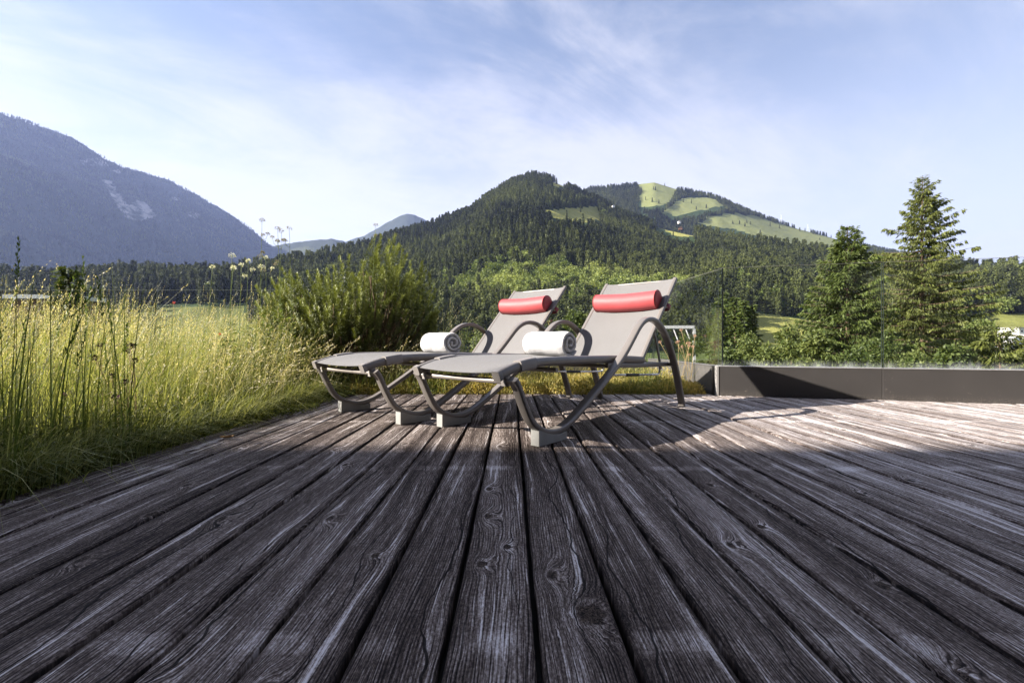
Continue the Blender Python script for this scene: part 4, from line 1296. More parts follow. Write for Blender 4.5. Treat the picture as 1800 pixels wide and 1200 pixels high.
# the nearest conifers of the wood as trees of their own
protos_me = []
for k, (V, F, T) in enumerate(CON):
    o = mk('conifer_tree', V, F, MAT['fcon'], attrs={'tint': T})
    protos_me.append(o.data)
    bpy.data.objects.remove(o)
r = np.random.RandomState(8)
for i in near:
    o = bpy.data.objects.new('conifer_tree', protos_me[r.randint(len(protos_me))])
    col.objects.link(o)
    o.location = (X1[i], D1[i], z1[i] - 0.4)
    o.rotation_euler.z = r.uniform(0, 6.28)
    s = hh[i] * r.uniform(0.9, 1.2)
    o.scale = (s, s, hh[i])
    secs = [(480, 'in the wood below the blue mountain'), (620, 'behind the left half of the pine shrub'), (770, 'behind the right half of the pine shrub'), (880, 'between the pine shrub and the farther backrest'), (1000, 'above the farther backrest'),
            (1062, 'in the gap between the two backrests'), (1195, 'above the nearer backrest'), (1262, 'between the nearer backrest and the glass corner'), (1450, 'through the right glass left of the bushy fir'), (1640, 'behind the two near spruces'), (9999, 'right of the tall spruce')]
    sec = next(t_ for lim, t_ in secs if px1[i] < lim)
    size_ = 'short' if hh[i] < 19 else 'mid-sized' if hh[i] < 25 else 'tall'
    tag(o, size_ + ' dark conifer ' + sec, 'tree', size_ + ' front conifers ' + sec)

# ================================================================== NEAR TREES AND SHRUBS
def spruce_tree(name, base, H, Rm, nb, ns, size, mat, label, seed, r0=0.16, **kw):
    r = np.random.RandomState(seed)
    o = empty(name, base, r.uniform(0, 6.28))
    (V, F, T), segs = spruce_foliage(r, H, Rm, nb, ns, size, **kw)
    mk('trunk', *trunk_mesh(H, r0, 0.02, r), MAT['bark'], o, True)
    mk('branches', *branch_mesh(segs), MAT['bark'], o, True)['kind'] = 'stuff'
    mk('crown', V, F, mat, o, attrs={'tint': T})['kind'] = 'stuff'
    return tag(o, label, 'tree')

p = at(1622, 600, 24.0)
topz = at(1622, 309, 24.0).z
spruce_tree('spruce_tree', (p.x, p.y, GROUND), topz - GROUND, 5.4, 280, 58, 0.20, MAT['spruce'], 'tall open spruce with drooping boughs behind the right glass', 4, 0.20, t0=0.08, power=0.84, ragged=0.46, fill=1.0, wr=0.25, curtain=5)
p = at(1490, 600, 20.5)
topz = at(1490, 396, 20.5).z
spruce_tree('spruce_tree', (p.x, p.y, GROUND), topz - GROUND, 4.9, 290, 56, 0.20, MAT['spruce2'], 'dense bushy fir left of the tall spruce', 9, 0.17, t0=0.08, power=0.85, ragged=0.30, fill=1.0, droop=0.7, wr=0.26, curtain=5)
p = at(1745, 600, 19.0)
spruce_tree('spruce_tree', (p.x + 0.3, p.y, GROUND), at(0, 585, 19.0).z - GROUND, 3.2, 120, 40, 0.22, MAT['spruce'], 'lower spruce at the far right below the tall one', 14, 0.15, t0=0.2, power=0.5, ragged=0.4, wr=0.32, curtain=4)

def broad_tree(name, px_, ytop, half, D, mat, label, seed, leaf=0.13, n=7000, deep=4.0, cat='tree'):
    r = np.random.RandomState(seed)
    c = at(px_, ytop, D)
    w = half / FOC * D
    o = empty(name, (c.x, c.y, GROUND))
    top = c.z - GROUND
    cl = []
    nC = 16
    for i in range(nC):
        f = r.rand()
        zz = top - 0.30 * w - f * deep
        sp = w * (0.35 + 0.65 * min(1, (top - zz) / (1.1 * w)))
        a = r.uniform(0, 6.28)
        q = math.sqrt(r.rand()) * 0.72
        rad = w * r.uniform(0.26, 0.46)
        cl.append(((math.cos(a) * sp * q, math.sin(a) * sp * q, min(zz, top - rad * 0.9)), (rad, rad, rad * r.uniform(0.7, 1.0))))
    cl.append(((0, 0, top - w * 0.34), (w * 0.36, w * 0.36, w * 0.34)))
    V, F, T = leaf_crown(r, cl, n, leaf)
    mk('trunk', *trunk_mesh(top * 0.9, 0.11, 0.05, r), MAT['bark'], o, True)
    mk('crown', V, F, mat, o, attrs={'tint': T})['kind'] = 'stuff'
    return tag(o, label, cat)
BT = [
    ('broadleaf_tree', 1388, 572, 58, 15.0, 'leafl', 'light green maple crown in front of the yellow field', 0.10, 14000),
    ('broadleaf_tree', 1316, 586, 46, 17.0, 'leafl', 'pale green shrub crown between the glass corner and the maple', 0.085, 12000),
    ('broadleaf_tree', 1436, 584, 48, 13.5, 'leafl', 'bright green bush at the foot of the bushy fir', 0.10, 14000),
    ('broadleaf_tree', 1222, 590, 52, 19.0, 'leafd', 'grey green bush behind the dry flower stems', 0.085, 12000),
    ('broadleaf_tree', 1105, 584, 70, 24.0, 'leafd', 'green bush crown behind the backrest of the nearer lounger', 0.12, 9000),
    ('broadleaf_tree', 1012, 545, 46, 34.0, 'leafd', 'taller green tree crown seen between the two backrests', 0.2, 6000),
    ('broadleaf_tree', 870, 578, 62, 22.0, 'leafl', 'yellowish bush crown behind the left armrest', 0.095, 11000),
    ('broadleaf_tree', 790, 586, 44, 17.0, 'leafd', 'dark bush beside the pine shrub', 0.09, 10000),
    ('broadleaf_tree', 1715, 560, 40, 60.0, 'leafl', 'pale round tree on the meadow right of the tall spruce', 0.4, 3000),
    ('broadleaf_tree', 1560, 590, 60, 17.0, 'leafd', 'green bush between the two spruces', 0.095, 11000),
    ('broadleaf_tree', 1665, 610, 40, 16.0, 'leafd', 'small bush below the tall spruce trunk', 0.13, 4000),
    ('broadleaf_tree', 1350, 606, 50, 11.0, 'leafl', 'low bright bush close behind the glass under the maple', 0.075, 11000),
    ('broadleaf_tree', 1270, 612, 42, 12.0, 'leafd', 'low grey green bush behind the glass corner', 0.075, 9000),
    ('broadleaf_tree', 1500, 612, 60, 12.5, 'leafd', 'low green bush close behind the glass joint', 0.08, 11000),
    ('broadleaf_tree', 1610, 618, 50, 13.0, 'leafl', 'low yellowish bush at the foot of the tall spruce', 0.08, 9000),
    ('broadleaf_tree', 560, 590, 60, 40.0, 'leafd', 'green tree behind the pine shrub', 0.25, 4000),
]
for i, (nm, px_, yt, hw, D, m_, lab, lf, n) in enumerate(BT):
    broad_tree(nm, px_, yt, hw, D, MAT[m_], lab, 100 + i, lf, n)
# dark conifer clump by the field, and the small round conifer on the left
for i, (px_, yt, D, rm) in enumerate([(1272, 512, 95, 3.4), (1292, 520, 92, 3.2), (1308, 526, 90, 3.0), (1322, 534, 92, 2.8), (1262, 530, 84, 3.0)]):
    c = at(px_, yt, D)
    spruce_tree('dark_conifer', (c.x, c.y, -8.2), c.z + 8.2, rm, 60, 14, 1.0, MAT['spruce2'], ['tallest dark conifer beside the yellow field', 'second dark conifer of the clump beside the yellow field', 'middle dark conifer of the clump beside the yellow field', 'dark conifer at the edge of the yellow field', 'dark conifer just inside the glass corner'][i], 60 + i, 0.25, t0=0.05, droop=0.6)
c = at(122, 470, 16.0)
spruce_tree('dark_conifer', (c.x, c.y, GROUND), c.z - GROUND, 1.15, 110, 18, 0.26, MAT['spruce2'], 'small rounded dark conifer behind the tall grass on the left', 71, 0.12, t0=0.3, droop=0.5, power=0.45)

# ---- mugo pine shrub with upright candles
def mugo(base, seed, n_shoot, spreadx, height, label):
    r = np.random.RandomState(seed)
    o = empty('mountain_pine', base)
    P, L, W, S, T = [], [], [], [], []
    segs = []
    for i in range(n_shoot):
        # shoot tips fill a broad lumpy mound; taller leaders stand out of it
        a = r.uniform(0, 6.283)
        q = r.rand() ** 0.42
        x, y = math.cos(a) * q, math.sin(a) * q * 0.72
        env = np.interp(x, [-1, -0.86, -0.6, -0.4, -0.2, 0.05, 0.25, 0.42, 0.55, 0.7, 0.85, 1.0], [0.52, 0.70, 0.76, 0.72, 0.80, 0.84, 0.88, 1.0, 0.92, 0.84, 0.76, 0.52])
        dome = 1 - 0.45 * (abs(y) / 0.72) ** 2.5
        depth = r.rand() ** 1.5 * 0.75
        z = height * env * dome * (1 - depth) * r.uniform(0.82, 1.02)
        z = max(z, 0.12)
        tip = np.array([x * spreadx, y * spreadx, z])
        d = norm(np.array([x * 0.55 + r.normal() * 0.16, y * 0.45 + r.normal() * 0.16, 1.0 - 0.5 * depth]))
        ln = r.uniform(0.15, 0.30) * (1.15 if depth < 0.1 else 0.9)
        start = tip - d * ln
        if i % 3 == 0:
            segs.append((np.array([x * spreadx * 0.25, y * spreadx * 0.25, 0.0]), np.array([x * spreadx * 0.7, y * spreadx * 0.7, z * 0.45]), start, 0.013))
        nn = 230
        f = r.rand(nn) ** 0.85
        az = r.uniform(0, 6.283, nn)
        e1 = norm(np.cross(d, [0.3, 0.2, 0.9] if abs(d[2]) < 0.9 else [1, 0, 0]))
        e2 = np.cross(d, e1)
        o_ = np.cos(az)[:, None] * e1 + np.sin(az)[:, None] * e2
        up = 0.35 + 1.0 * f ** 2
        P.append(start + d * (ln * f)[:, None])
        L.append(norm(d * up[:, None] + o_))
        W.append(np.cross(L[-1], o_ + r.normal(size=(nn, 3)) * 0.3))
        S.append(r.uniform(0.036, 0.052, nn) * (1 - 0.3 * f))
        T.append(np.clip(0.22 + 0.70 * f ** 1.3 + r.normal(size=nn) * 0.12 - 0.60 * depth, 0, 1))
    P, L, W, S, T = (np.concatenate(k) for k in (P, L, W, S, T))
    V, F, TT = cards(P, L, W, S, S * 0.04 + 0.0022, T, 0.5)
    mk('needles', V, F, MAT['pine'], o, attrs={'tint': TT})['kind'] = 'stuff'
    mk('branches', *branch_mesh(segs), MAT['barkp'], o, True)['kind'] = 'stuff'
    return tag(o, label, 'shrub')
pc = at(628, 600, 4.55)
mugo((pc.x - 0.06, 4.55, 0.0), 3, 900, 0.90, at(0, 398, 4.5).z, 'dark green mountain pine shrub with upright candles beside the left lounger')

# ================================================================== MEADOW
DECK_L = -1.487
def meadow_points(n, seed, y0=0.95, y1=5.35, x0=-6.2):
    r = np.random.RandomState(seed)
    Y = r.uniform(y0, y1, n * 3)
    X = r.uniform(x0, -0.55, n * 3)
    k = (X > -1.22 * Y - 0.1) & ((X < DECK_L - 0.01) | (Y > DECK_FAR + 0.02))
    k &= (X < DECK_L) | (X < -0.62 - 0.10 * fbm(X * 3, Y * 3, 2))
    return X[k][:n], Y[k][:n], r
# tall ripe grass
X, Y, r = meadow_points(17000, 201)
edge = np.where(Y < DECK_FAR, DECK_L - X, 0.12 + Y - DECK_FAR)
keep = r.rand(len(X)) < np.clip(edge / 0.45, 0.05, 1.0) * np.clip(0.68 + 1.3 * fbm(X * 2.1, Y * 2.1, 3), 0.15, 1)
X, Y, edge = X[keep], Y[keep], edge[keep]
n = len(X)
hmul = np.clip(0.45 + edge * 0.9, 0.45, 1.0) * np.interp(Y, [1.2, 2.4, 3.2, 4.2], [1.14, 1.0, 1.0, 1.14]) * (1 + 0.22 * fbm(X * 0.9 + 3, Y * 0.9, 2))
h = (0.38 + 0.40 * r.rand(n) ** 1.4 + 0.20 * (r.rand(n) < 0.12)) * hmul * (1 + 0.18 * fbm(X * 3.1, Y * 3.1 + 4, 2))
wind = 0.35 + r.normal(size=n) * 0.9
P = np.stack([X, Y, np.full(n, -0.03)], 1)
tint = np.clip(0.52 + 0.3 * r.normal(size=n) + 0.3 * fbm(X * 0.8, Y * 0.8, 2), 0, 1)
V, F, T, tip, td = blades(P, h, wind, np.abs(r.normal(0.18, 0.22, n)), r.uniform(0.0016, 0.0028, n), 5, tint, r=r)
hk = r.rand(n) < 0.78
hv = heads(tip[hk], td[hk], r.uniform(0.03, 0.12, hk.sum()), np.full(hk.sum(), 0.006), 7, r, 0.0125)
# leaf blades at the foot of the stalks
X2_, Y2_, r2 = meadow_points(14000, 202)
e2 = np.where(Y2_ < DECK_FAR, DECK_L - X2_, 0.4 + Y2_ - DECK_FAR)
h2_ = r2.uniform(0.14, 0.52, len(X2_)) * np.clip(0.4 + e2 * 1.1, 0.35, 1.0)
V2, F2, T2, _, _ = blades(np.stack([X2_, Y2_, np.full(len(X2_), -0.03)], 1), h2_, r2.uniform(0, 6.283, len(X2_)), np.abs(r2.normal(0.35, 0.25, len(X2_))), r2.uniform(0.003, 0.0068, len(X2_)), 4, np.clip(r2.normal(0.42, 0.26, len(X2_)), 0, 1), r=r2)
gv, gf, gt = merge([(V, F, T), (V2, F2, T2)])
tag(mk('meadow_grass', gv, gf, MAT['grass'], attrs={'tint': gt}), 'tall sunlit meadow grass left of the deck', kind='stuff')
tag(mk('grass_heads', hv[0], hv[1], MAT['straw'], attrs={'tint': hv[2]}), 'pale ripe seed heads over the tall grass', kind='stuff')
# arching oat grass leaning over the deck edge near the left lounger
r = np.random.RandomState(204)
n = 520
X = r.uniform(-2.1, -0.75, n)
Y = np.where(X < DECK_L, r.uniform(2.6, 4.6, n), r.uniform(3.98, 4.7, n))
h = r.uniform(0.35, 0.66, n)
V, F, T, tip, td = blades(np.stack([X, Y, np.full(n, -0.03)], 1), h, r.normal(-0.15, 0.5, n), np.abs(r.normal(0.55, 0.22, n)), np.full(n, 0.0024), 6, r.uniform(0.5, 1, n), 0.5, r=r)
hv = heads(tip, td, np.full(n, 0.12), np.full(n, 0.012), 9, r, 0.017, 0.9)
v_, f_, t_ = merge([(V, F, T), hv])
tag(mk('arching_grass', v_, f_, MAT['straw'], attrs={'tint': t_}), 'straw coloured arching grass leaning towards the left lounger', kind='stuff')
# low green herbs along the deck edge
r = np.random.RandomState(205)
n = 26000
Y = r.uniform(0.9, 4.6, n)
X = DECK_L + 0.03 - np.abs(r.normal(0, 0.28, n)) + 0.05 * fbm(Y * 4, Y * 0 + 1, 3) + np.clip(Y - 1.9, 0, 1.0) * 0.13
k = X > -1.25 * Y
X, Y = X[k], Y[k]
n = len(X)
zz = r.rand(n) * np.clip(0.045 + (DECK_L + 0.06 - X) * 0.55, 0.03, 0.17) - 0.02 + np.where(X > DECK_L, 0.025, 0)
L = norm(r.normal(size=(n, 3)) + np.array([0.3, 0, 0.8]))
c1 = cards(np.stack([X, Y, zz], 1), L, r.normal(size=(n, 3)), r.uniform(0.010, 0.030, n), r.uniform(0.004, 0.010, n), r.rand(n))
nb_ = 5200
Y = r.uniform(0.9, 4.4, nb_)
X = DECK_L + 0.012 - np.abs(r.normal(0, 0.22, nb_))
k = X > -1.25 * Y
X, Y = X[k], Y[k]
c2 = blades(np.stack([X, Y, np.full(len(X), -0.02)], 1), r.uniform(0.05, 0.20, len(X)), r.uniform(-1.5, 1.5, len(X)), np.abs(r.normal(0.4, 0.3, len(X))), r.uniform(0.002, 0.004, len(X)), 3, np.clip(r.normal(0.4, 0.25, len(X)), 0, 1), r=r)[:3]
v_, f_, t_ = merge([c1, c2])
tag(mk('edge_herbs', v_, f_, MAT['low'], attrs={'tint': t_}), 'low green herbs and moss along the deck edge', kind='stuff')
# clumps of mixed grass spilling over the deck edge
r = np.random.RandomState(207)
C = []
for k in range(46):
    y = r.uniform(1.1, 3.95)
    x = DECK_L - r.uniform(0.0, 0.10)
    m_ = r.randint(25, 70)
    pb = np.stack([x + r.normal(0, 0.03, m_), y + r.normal(0, 0.05, m_), np.full(m_, -0.02)], 1)
    C.append(blades(pb, r.uniform(0.10, 0.34, m_), r.normal(0.0, 0.7, m_), np.abs(r.normal(0.75, 0.35, m_)), r.uniform(0.0018, 0.0038, m_), 5, np.clip(r.normal(r.uniform(0.2, 0.8), 0.2, m_), 0, 1), 0.6, r=r)[:3])
v_, f_, t_ = merge(C)
tag(mk('edge_grass', v_, f_, MAT['grass'], attrs={'tint': t_}), 'grass clumps spilling over the left deck edge', kind='stuff')
# stonecrop behind the deck
r = np.random.RandomState(206)
n = 42000
X = r.uniform(-1.5, 1.66, n)
Y = DECK_FAR - 0.015 + np.abs(r.normal(0, 0.45, n))
k = Y < 5.35
X, Y = X[k], Y[k]
n = len(X)
mound = 0.07 + 0.075 * (fbm(X * 3.2, Y * 3.2, 3) + 0.5) + np.clip(Y - DECK_FAR, 0, 1) * 0.10
zz = -0.03 + mound * r.rand(n) ** 0.6 * np.clip((Y - DECK_FAR + 0.05) / 0.10, 0.25, 1)
L = norm(r.normal(size=(n, 3)) * 0.6 + np.array([-0.1, -0.2, 0.9]))
tn = np.clip(0.45 + 0.55 * fbm(X * 2.3 + 5, Y * 2.3, 3) + r.normal(size=n) * 0.2, 0, 1)
c1 = cards(np.stack([X, Y, zz], 1), L, r.normal(size=(n, 3)), r.uniform(0.016, 0.042, n), r.uniform(0.006, 0.013, n), tn)
m_ = 2600
X = r.uniform(-1.3, 1.62, m_)
Y = r.uniform(DECK_FAR + 0.03, 5.2, m_)
c2 = blades(np.stack([X, Y, np.full(m_, -0.03)], 1), r.uniform(0.10, 0.34, m_), r.normal(0.3, 0.8, m_), np.abs(r.normal(0.3, 0.2, m_)), np.full(m_, 0.0026), 4, np.clip(r.normal(0.3, 0.2, m_), 0, 1), r=r)[:3]
v_, f_, t_ = merge([c1, c2])
tag(mk('stonecrop', v_, f_, MAT['sedum'], attrs={'tint': t_}), 'yellow and orange stonecrop bordering the rear of the deck', kind='stuff')

# ---- broad dark blades close on the left: separate tufts
TUFT = [(-1.62, 1.42, 0.82, 11, 'dark broad-bladed reed tuft nearest the left picture edge'), (-1.80, 1.72, 0.84, 10, 'dark reed tuft just behind the leftmost one'), (-1.75, 1.90, 0.76, 9, 'dark reed tuft leaning right over the tall grass'), (-2.10, 2.15, 0.84, 9, 'thin reed tuft in front of the small round conifer')]
for i, (x, y, hgt, n, lab) in enumerate(TUFT):
    r = np.random.RandomState(300 + i)
    o = empty('reed_tuft', (x, y, -0.03))
    n = n + 8
    pb = np.stack([r.normal(0, 0.12, n), r.normal(0, 0.10, n), np.zeros(n)], 1)
    hb = hgt * r.uniform(0.55, 1.0, n)
    ln = np.abs(r.normal(0.08, 0.13, n))
    ld = r.uniform(-2.2, 2.2, n)
    for k in range(n):
        seed_st = k % 3 == 0
        V, F, T, tip, td = blades(pb[k:k + 1], hb[k:k + 1], ld[k:k + 1], ln[k:k + 1], np.array([0.003 if seed_st else r.uniform(0.0035, 0.0075)]), 7, np.array([r.rand()]), face=np.array([r.normal(0, 0.5)]), r=r)
        bl = mk('blade', V, F, MAT['reed'], o, attrs={'tint': T})
        if seed_st:
            hv = heads(tip + td * 0.004, td, np.array([0.13]), np.array([0.006]), 26, r, 0.016, 0.45)
            mk('seed_head', hv[0], hv[1], MAT['reed'], bl, attrs={'tint': hv[2] * 0.4})['kind'] = 'stuff'
    tag(o, lab, 'grass tuft', 'broad-bladed tufts on the left')

# ---- white umbel flowers
def umbel_plant(x, y, h, lab, seed, nhead=1, faded=False):
    r = np.random.RandomState(seed)
    o = empty('umbel_flower', (x, y, -0.03))
    lean = r.uniform(-0.05, 0.07)
    path = catmull([(0, 0, 0), (lean * 0.3, 0, h * 0.5), (lean, r.uniform(-0.03, 0.03), h)], 10)
    st = mk('stem', *sweep(path, circ(0.0022, 6), (0, 1, 0), np.linspace(1, 0.6, 10)), MAT['stem'], o, True)
    tops = [path[-1]]
    for k in range(nhead - 1):
        b = path[max(4, 8 - k // 2)]
        a = r.uniform(0, 6.28)
        tp = b + np.array([math.cos(a) * r.uniform(0.025, 0.055), math.sin(a) * 0.03, r.uniform(0.03, 0.09)])
        mk('side_stem', *sweep([b, (b + tp) / 2 + np.array([math.cos(a) * 0.012, 0, -0.012]), tp], circ(0.0013, 5), (0, 1, 0.1)), MAT['stem'], o, True)
        tops.append(tp)
    for k, tp in enumerate(tops):
        rad = r.uniform(0.016, 0.027) * (1 if k == 0 else 0.8)
        nf = 60
        d = norm(r.normal(size=(nf, 3)) * np.array([1, 1, 0.45]) + np.array([0, 0, 0.35]))
        c = cards(tp + d * rad * 0.75, norm(d + r.normal(size=(nf, 3)) * 0.6), r.normal(size=(nf, 3)), r.uniform(0.006, 0.011, nf), np.full(nf, 0.007), r.rand(nf))
        ns_ = 9
        d2 = norm(r.normal(size=(ns_, 3)) * np.array([1, 1, 0.2]) + np.array([0, 0, 0.6]))
        hd = mk('flower_head', c[0], c[1], MAT['petald' if faded else 'petal'], o, attrs={'tint': c[2]})
        c = cards(np.repeat(tp[None] - np.array([[0, 0, 0.006]]), ns_, 0), d2, r.normal(size=(ns_, 3)), np.full(ns_, rad * 0.9), np.full(ns_, 0.002), r.rand(ns_))
        mk('ray', c[0], c[1], MAT['stem'], hd, attrs={'tint': c[2]})['kind'] = 'stuff'
    # pinnate leaves low on the stem
    nl = 40
    f = r.uniform(0.05, 0.55, nl)
    pp = np.stack([np.interp(f, np.linspace(0, 1, 10), path[:, k]) for k in range(3)], 1)
    az = r.uniform(0, 6.28, nl)
    L = np.stack([np.cos(az), np.sin(az), r.uniform(-0.1, 0.7, nl)], 1)
    c = cards(pp, L, r.normal(size=(nl, 3)), r.uniform(0.03, 0.08, nl), r.uniform(0.008, 0.016, nl), r.rand(nl))
    mk('leaves', c[0], c[1], MAT['reed'], o, attrs={'tint': c[2]})['kind'] = 'stuff'
    return tag(o, lab, 'flower', 'umbel flowers by the pine')
UM = [(456, 388, 3.7, 6, 'tallest faded umbel flower, left of the pine'), (488, 407, 3.8, 4, 'faded umbel second from the tallest one'), (497, 402, 3.9, 4, 'brownish umbel beside its taller neighbour against the sky'), (514, 401, 3.8, 3, 'single straight umbel nearest the pine against the sky'),
      (402, 450, 3.4, 2, 'white umbel low at the left of the flower group'), (418, 466, 3.3, 2, 'white umbel in front of the dark wood'), (395, 472, 3.3, 1, 'short white umbel at the left end of the group'), (361, 470, 3.4, 1, 'lone white umbel apart on the left'),
      (432, 458, 3.6, 2, 'white umbel under the tallest one'), (470, 452, 3.7, 2, 'white umbel in front of the pine tips'), (445, 470, 3.3, 1, 'short white umbel among the leaves left of the pine'), (650, 396, 4.1, 2, 'umbel rising out of the pine shrub on its right half')]
for i, (px_, py_, D, nh, lab) in enumerate(UM):
    c = at(px_, py_, D)
    umbel_plant(c.x, D, c.z + 0.03, lab, 400 + i, nh, i in (0, 1, 2, 3, 11))

# ---- leafy weeds merging the meadow into the pine
for i, (px_, D, h, lab) in enumerate([(505, 4.0, 0.78, 'leafy green weed at the left foot of the pine'), (470, 3.75, 0.74, 'leafy green weed under the tallest umbel'), (440, 3.6, 0.62, 'leafy green weed among the short umbels'), (545, 3.98, 0.62, 'leafy weed in front of the pine behind the left lounger foot'), (410, 3.4, 0.55, 'low leafy weed at the left of the umbel group'), (585, 4.05, 0.5, 'low leafy weed in front of the middle of the pine')]):
    r = np.random.RandomState(450 + i)
    o = empty('leafy_weed', (at(px_, 600, D).x, D, -0.03))
    C = []
    for k in range(9):
        a = r.uniform(0, 6.28)
        tp = np.array([math.cos(a) * r.uniform(0.02, 0.15), math.sin(a) * r.uniform(0.02, 0.12), h * r.uniform(0.6, 1.0)])
        pth = catmull([(0, 0, 0), tp * np.array([0.5, 0.5, 0.5]), tp], 8)
        mk('stem', *sweep(pth, circ(0.0024, 5), (0, 1, 0.05), np.linspace(1, 0.5, 8)), MAT['stem'], o, True)
        nl = 70
        f = r.uniform(0.1, 1.0, nl)
        pp = np.stack([np.interp(f, np.linspace(0, 1, 8), pth[:, q]) for q in range(3)], 1)
        az = r.uniform(0, 6.28, nl)
        L = np.stack([np.cos(az), np.sin(az), r.uniform(-0.2, 0.9, nl)], 1)
        C.append(cards(pp, L, r.normal(size=(nl, 3)), r.uniform(0.03, 0.075, nl) * (1.15 - 0.5 * f), r.uniform(0.008, 0.018, nl), np.clip(r.normal(0.6, 0.25, nl), 0, 1)))
    c = merge(C)
    mk('leaves', c[0], c[1], MAT['leafl'], o, attrs={'tint': c[2]})['kind'] = 'stuff'
    tag(o, lab, 'plant', 'leafy weeds by the pine')

# ---- dark brown knapweed heads and dots of colour in the grass
def head_plant(x, y, h, tops, mat, lab, seed, nm, cat, rad=0.012, stem='drystem'):
    r = np.random.RandomState(seed)
    o = empty(nm, (x, y, -0.03))
    root = np.array([0, 0, 0.0])
    for k in range(tops):
        tp = np.array([r.normal(0, 0.05), r.normal(0, 0.04), h * r.uniform(0.72, 1.0)])
        mk('stem', *sweep(catmull([root, tp * np.array([0.4, 0.4, 0.55]) + np.array([0.004 * k, 0, 0]), tp], 7), circ(0.0015, 5), (0, 1, 0.05)), MAT[stem], o, True)
        n = 34
        d = norm(r.normal(size=(n, 3)))
        c = cards(tp + d * rad * 0.35, norm(d + np.array([0, 0, 0.35])), r.normal(size=(n, 3)), np.full(n, rad), np.full(n, rad * 0.6), r.rand(n))
        mk('seed_head', c[0], c[1], mat, o, attrs={'tint': c[2]})
    return tag(o, lab, cat)
for i, (px_, py_, D, t, lab) in enumerate([(240, 590, 2.15, 3, 'dark brown knapweed heads in the middle of the grass'), (215, 612, 2.05, 3, 'lower dark knapweed heads left of the others'), (232, 668, 2.0, 2, 'lowest pair of dark knapweed heads'), (182, 585, 2.2, 1, 'single dark knapweed head on the left')]):
    c = at(px_, py_, D)
    head_plant(c.x, D, c.z + 0.03, t, MAT['brownhead'], lab, 500 + i, 'knapweed', 'flower')
for i, (px_, py_, lab) in enumerate([(1212, 578, 'dry stems with pale buds behind the rear leg of the nearer lounger'), (1192, 598, 'shorter dry budded stems beside the taller ones by the rear leg')]):
    c = at(px_, py_, 4.2)
    head_plant(c.x, 4.2, c.z + 0.03, 6, MAT['pinkhead'], lab, 520 + i, 'dry_flower', 'flower', 0.013)
for i, (px_, py_, D, m_, lab) in enumerate([(374, 548, 3.2, 'poppy', 'red poppy among the grass tops left of the umbels'), (296, 530, 3.4, 'poppy', 'small red flower in the grass below the wood'), (210, 682, 2.1, 'purple', 'purple flower low in the grass under the knapweed'), (130, 660, 2.1, 'purple', 'purple flower low in the grass at the left')]):
    c = at(px_, py_, D)
    head_plant(c.x, D, c.z + 0.03, 1, MAT[m_], lab, 540 + i, 'wild_flower', 'flower', 0.009, 'stem')

# ================================================================== SMALL THINGS FAR AND NEAR
def house(name, px_, py_, D, w, d, h, rot, walls, roof, label, flat=False):
    c = at(px_, py_, D)
    o = empty(name, (c.x, c.y, c.z), rot)
    box('wall', (-w / 2, w / 2, -d / 2, d / 2, -3, h), MAT[walls], o)
    if flat:
        box('roof', (-w / 2 - 0.4, w / 2 + 0.4, -d / 2 - 0.4, d / 2 + 0.4, h + 0.001, h + 0.5), MAT[roof], o)
    else:
        a, b, t = w / 2 + 0.8, d / 2 + 0.8, w * 0.28
        mk('roof', [(-a, -b, h - 0.2), (0, -b, h + t), (a, -b, h - 0.2), (-a, b, h - 0.2), (0, b, h + t), (a, b, h - 0.2)], [(0, 1, 4, 3), (1, 2, 5, 4), (0, 2, 1), (3, 4, 5), (0, 3, 5, 2)], MAT[roof], o)
    for k in range(max(2, int(w / 3))):
        wx = -w / 2 + (k + 0.5) * w / max(2, int(w / 3))
        box('window', (wx - 0.7, wx + 0.7, -d / 2 - 0.06, -d / 2 - 0.001, h * 0.35, h * 0.72), MAT['dglass'], o)
    return tag(o, label, 'building')
house('long_building', 1796, 588, 250, 17, 10, 3.4, 0.1, 'hwhite', 'roofg', 'long low white building at the right edge beyond the glass', True)
house('farmhouse', 1788, 606, 180, 7, 6, 2.2, 0.5, 'hwhite', 'roofg', 'small grey roofed house below the long white building')
house('mountain_chalet', 1078, 363, 1330, 7, 6, 2.6, 0.2, 'hwhite', 'roofg', 'white chalet on the saddle of the wooded hill')
house('mountain_chalet', 1194, 391, 1080, 6, 5, 2.2, 0.4, 'hwhite', 'roofg', 'pale chalet at the top of the right hillside clearing')
house('mountain_chalet', 1196, 402, 1060, 8, 5, 1.8, -0.2, 'hbrown', 'hbrown', 'brown barn lying in the right hillside clearing')
house('farmhouse', 100, 532, 60, 7, 5, 0.3, 0.05, 'hbrown', 'white', 'white flat roof glimpsed through the grass on the left', True)
for i, (px_, py_, h) in enumerate([(1373, 388, 30), (1420, 402, 22)]):
    D = 2450
    c = at(px_, py_, D)
    o = empty('lift_pylon', (c.x, D, c.z - 6))
    V, F = join([tube((sx * 1.0, sy * 1.0, 0), (sx * 0.4, sy * 0.4, h + 6), 0.13, 5) for sx in (-1, 1) for sy in (-1, 1)])
    mk('mast', V, F, MAT['white'], o)
    box('crossarm', (-4, 4, -0.35, 0.35, h + 6, h + 6.8), MAT['white'], o)
    tag(o, ['taller cable lift pylon on the alpine ridge', 'shorter cable lift pylon lower on the alpine ridge'][i], 'pylon')

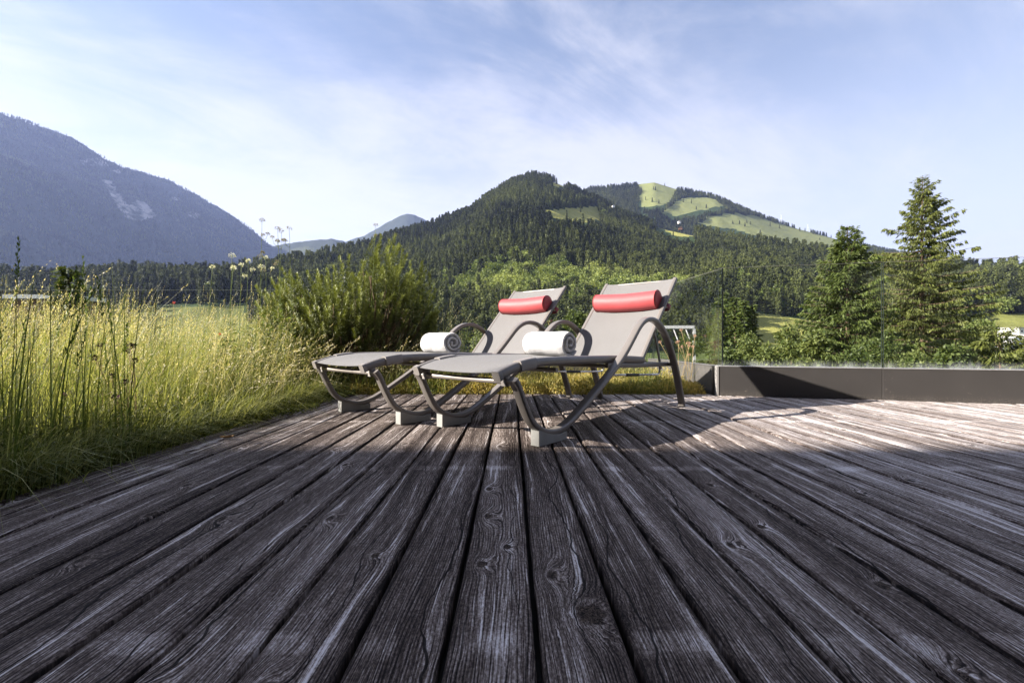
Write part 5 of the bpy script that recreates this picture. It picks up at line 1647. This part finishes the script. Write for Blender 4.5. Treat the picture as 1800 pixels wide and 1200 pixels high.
def car(px_, py_, D, rot, paint, label):
    c = at(px_, py_, D)
    o = empty('parked_car', (c.x, D, c.z), rot)
    prof = [(-2.1, 0.35), (-2.15, 0.75), (-1.95, 0.95), (-1.2, 1.02), (-0.6, 1.42), (0.7, 1.45), (1.5, 1.02), (2.05, 0.92), (2.12, 0.45), (2.0, 0.32)]
    n = len(prof)
    V = [(x, -0.85 if z < 1.1 else -0.68, z) for x, z in prof] + [(x, 0.85 if z < 1.1 else 0.68, z) for x, z in prof]
    F = [tuple(range(n)), tuple(range(n, 2 * n))[::-1]] + [(i, n + i, n + (i + 1) % n, (i + 1) % n) for i in range(n)]
    mk('body', V, F, MAT[paint], o, False)
    for s in (-1, 1):
        mk('side_window', [(-0.95, s * 0.80, 1.06), (-0.5, s * 0.71, 1.36), (0.6, s * 0.71, 1.38), (1.15, s * 0.80, 1.06)], [(0, 1, 2, 3)], MAT['dglass'], o)
        for x in (-1.35, 1.3):
            mk('wheel', *sweep([(x, s * 0.70, 0.32), (x, s * 0.88, 0.32)], circ(0.32, 16), (0, 0, 1)), MAT['black'], o, True, sharp=40)
    return tag(o, label, 'car', 'cars parked in the valley')
car(1782, 604, 95, 0.3, 'carw', 'white parked car below the long building at the right edge')
car(1768, 622, 72, 0.1, 'carw', 'white parked car half hidden by the lowest spruce')
car(1792, 618, 70, 0.5, 'card', 'dark parked car at the lower right edge')

# white frame with a net on the lawn behind the nearer lounger
c = at(1220, 572, 30.0)
fr_ = empty('net_frame', (c.x, c.y, -8.0), R(-6))
zt = c.z + 8.0
wf = 4.2
box('top_beam', (-wf, 0, -0.09, 0.09, zt - 0.2, zt), MAT['white'], fr_)
for k in range(2):
    box('post', (-wf * k - 0.08, -wf * k + 0.08, -0.07, 0.07, 0, zt - 0.201), MAT['white'], fr_)
for k in range(5):
    x = -0.55 - k * 0.78
    mk('bracket', *sweep([(x, 0, zt - 0.201), (x + 0.22, -0.25, zt - 0.95)], rrect(0.07, 0.05, 0.01, 1), (0, 1, 0)), MAT['white'], fr_)
V, F = join([tube((-wf * i / 26, 0.1, zt - 1.0), (-wf * i / 26, 1.3, zt - 3.2), 0.012, 4) for i in range(27)] + [tube((-wf, 0.1 + 1.2 * j / 16, zt - 1.0 - 2.2 * j / 16), (0, 0.1 + 1.2 * j / 16, zt - 1.0 - 2.2 * j / 16), 0.012, 4) for j in range(17)])
net = mk('net', V, F, MAT['card'], fr_)
net['kind'] = 'stuff'
tag(fr_, 'white beam with brackets and a net behind the nearer lounger', 'frame')

# dead leaf on the deck
c = on_floor(398, 772)
V, F = [], []
for i in range(7):
    t = i / 6
    w_ = 0.014 * math.sin(math.pi * (0.08 + 0.84 * t))
    for j in (-1, 0, 1):
        V.append((0.075 * (t - 0.5) * 1.0 + 0.006 * j * t, j * w_, 0.004 + 0.008 * abs(j) + 0.010 * t * t))
for i in range(6):
    for j in range(2):
        a = i * 3 + j
        F.append((a, a + 1, a + 4, a + 3))
o = mk('dry_leaf', V, F, MAT['dead'], None, True)
o.modifiers.new('thick', 'SOLIDIFY').thickness = 0.0012
o.location = (c.x, c.y, 0.001)
o.rotation_euler.z = -0.3
tag(o, 'curled brown leaf lying on the deck by the grass', 'leaf')

# ================================================================== AIR
hm, hnt, hout = material('haze_air')
pv = N(hnt, 'ShaderNodeVolumePrincipled', {'Color': (0.44, 0.56, 1.0, 1), 'Density': 0.000043, 'Anisotropy': 0.2})
hnt.links.new(pv.outputs[0], hout.inputs['Volume'])
V, F = boxes([(-12500, 12500, -4500, 12500, -12, 2350)])
haze = tag(mk('haze', V, F, hm), 'thin bluish summer haze filling the valley', kind='stuff')
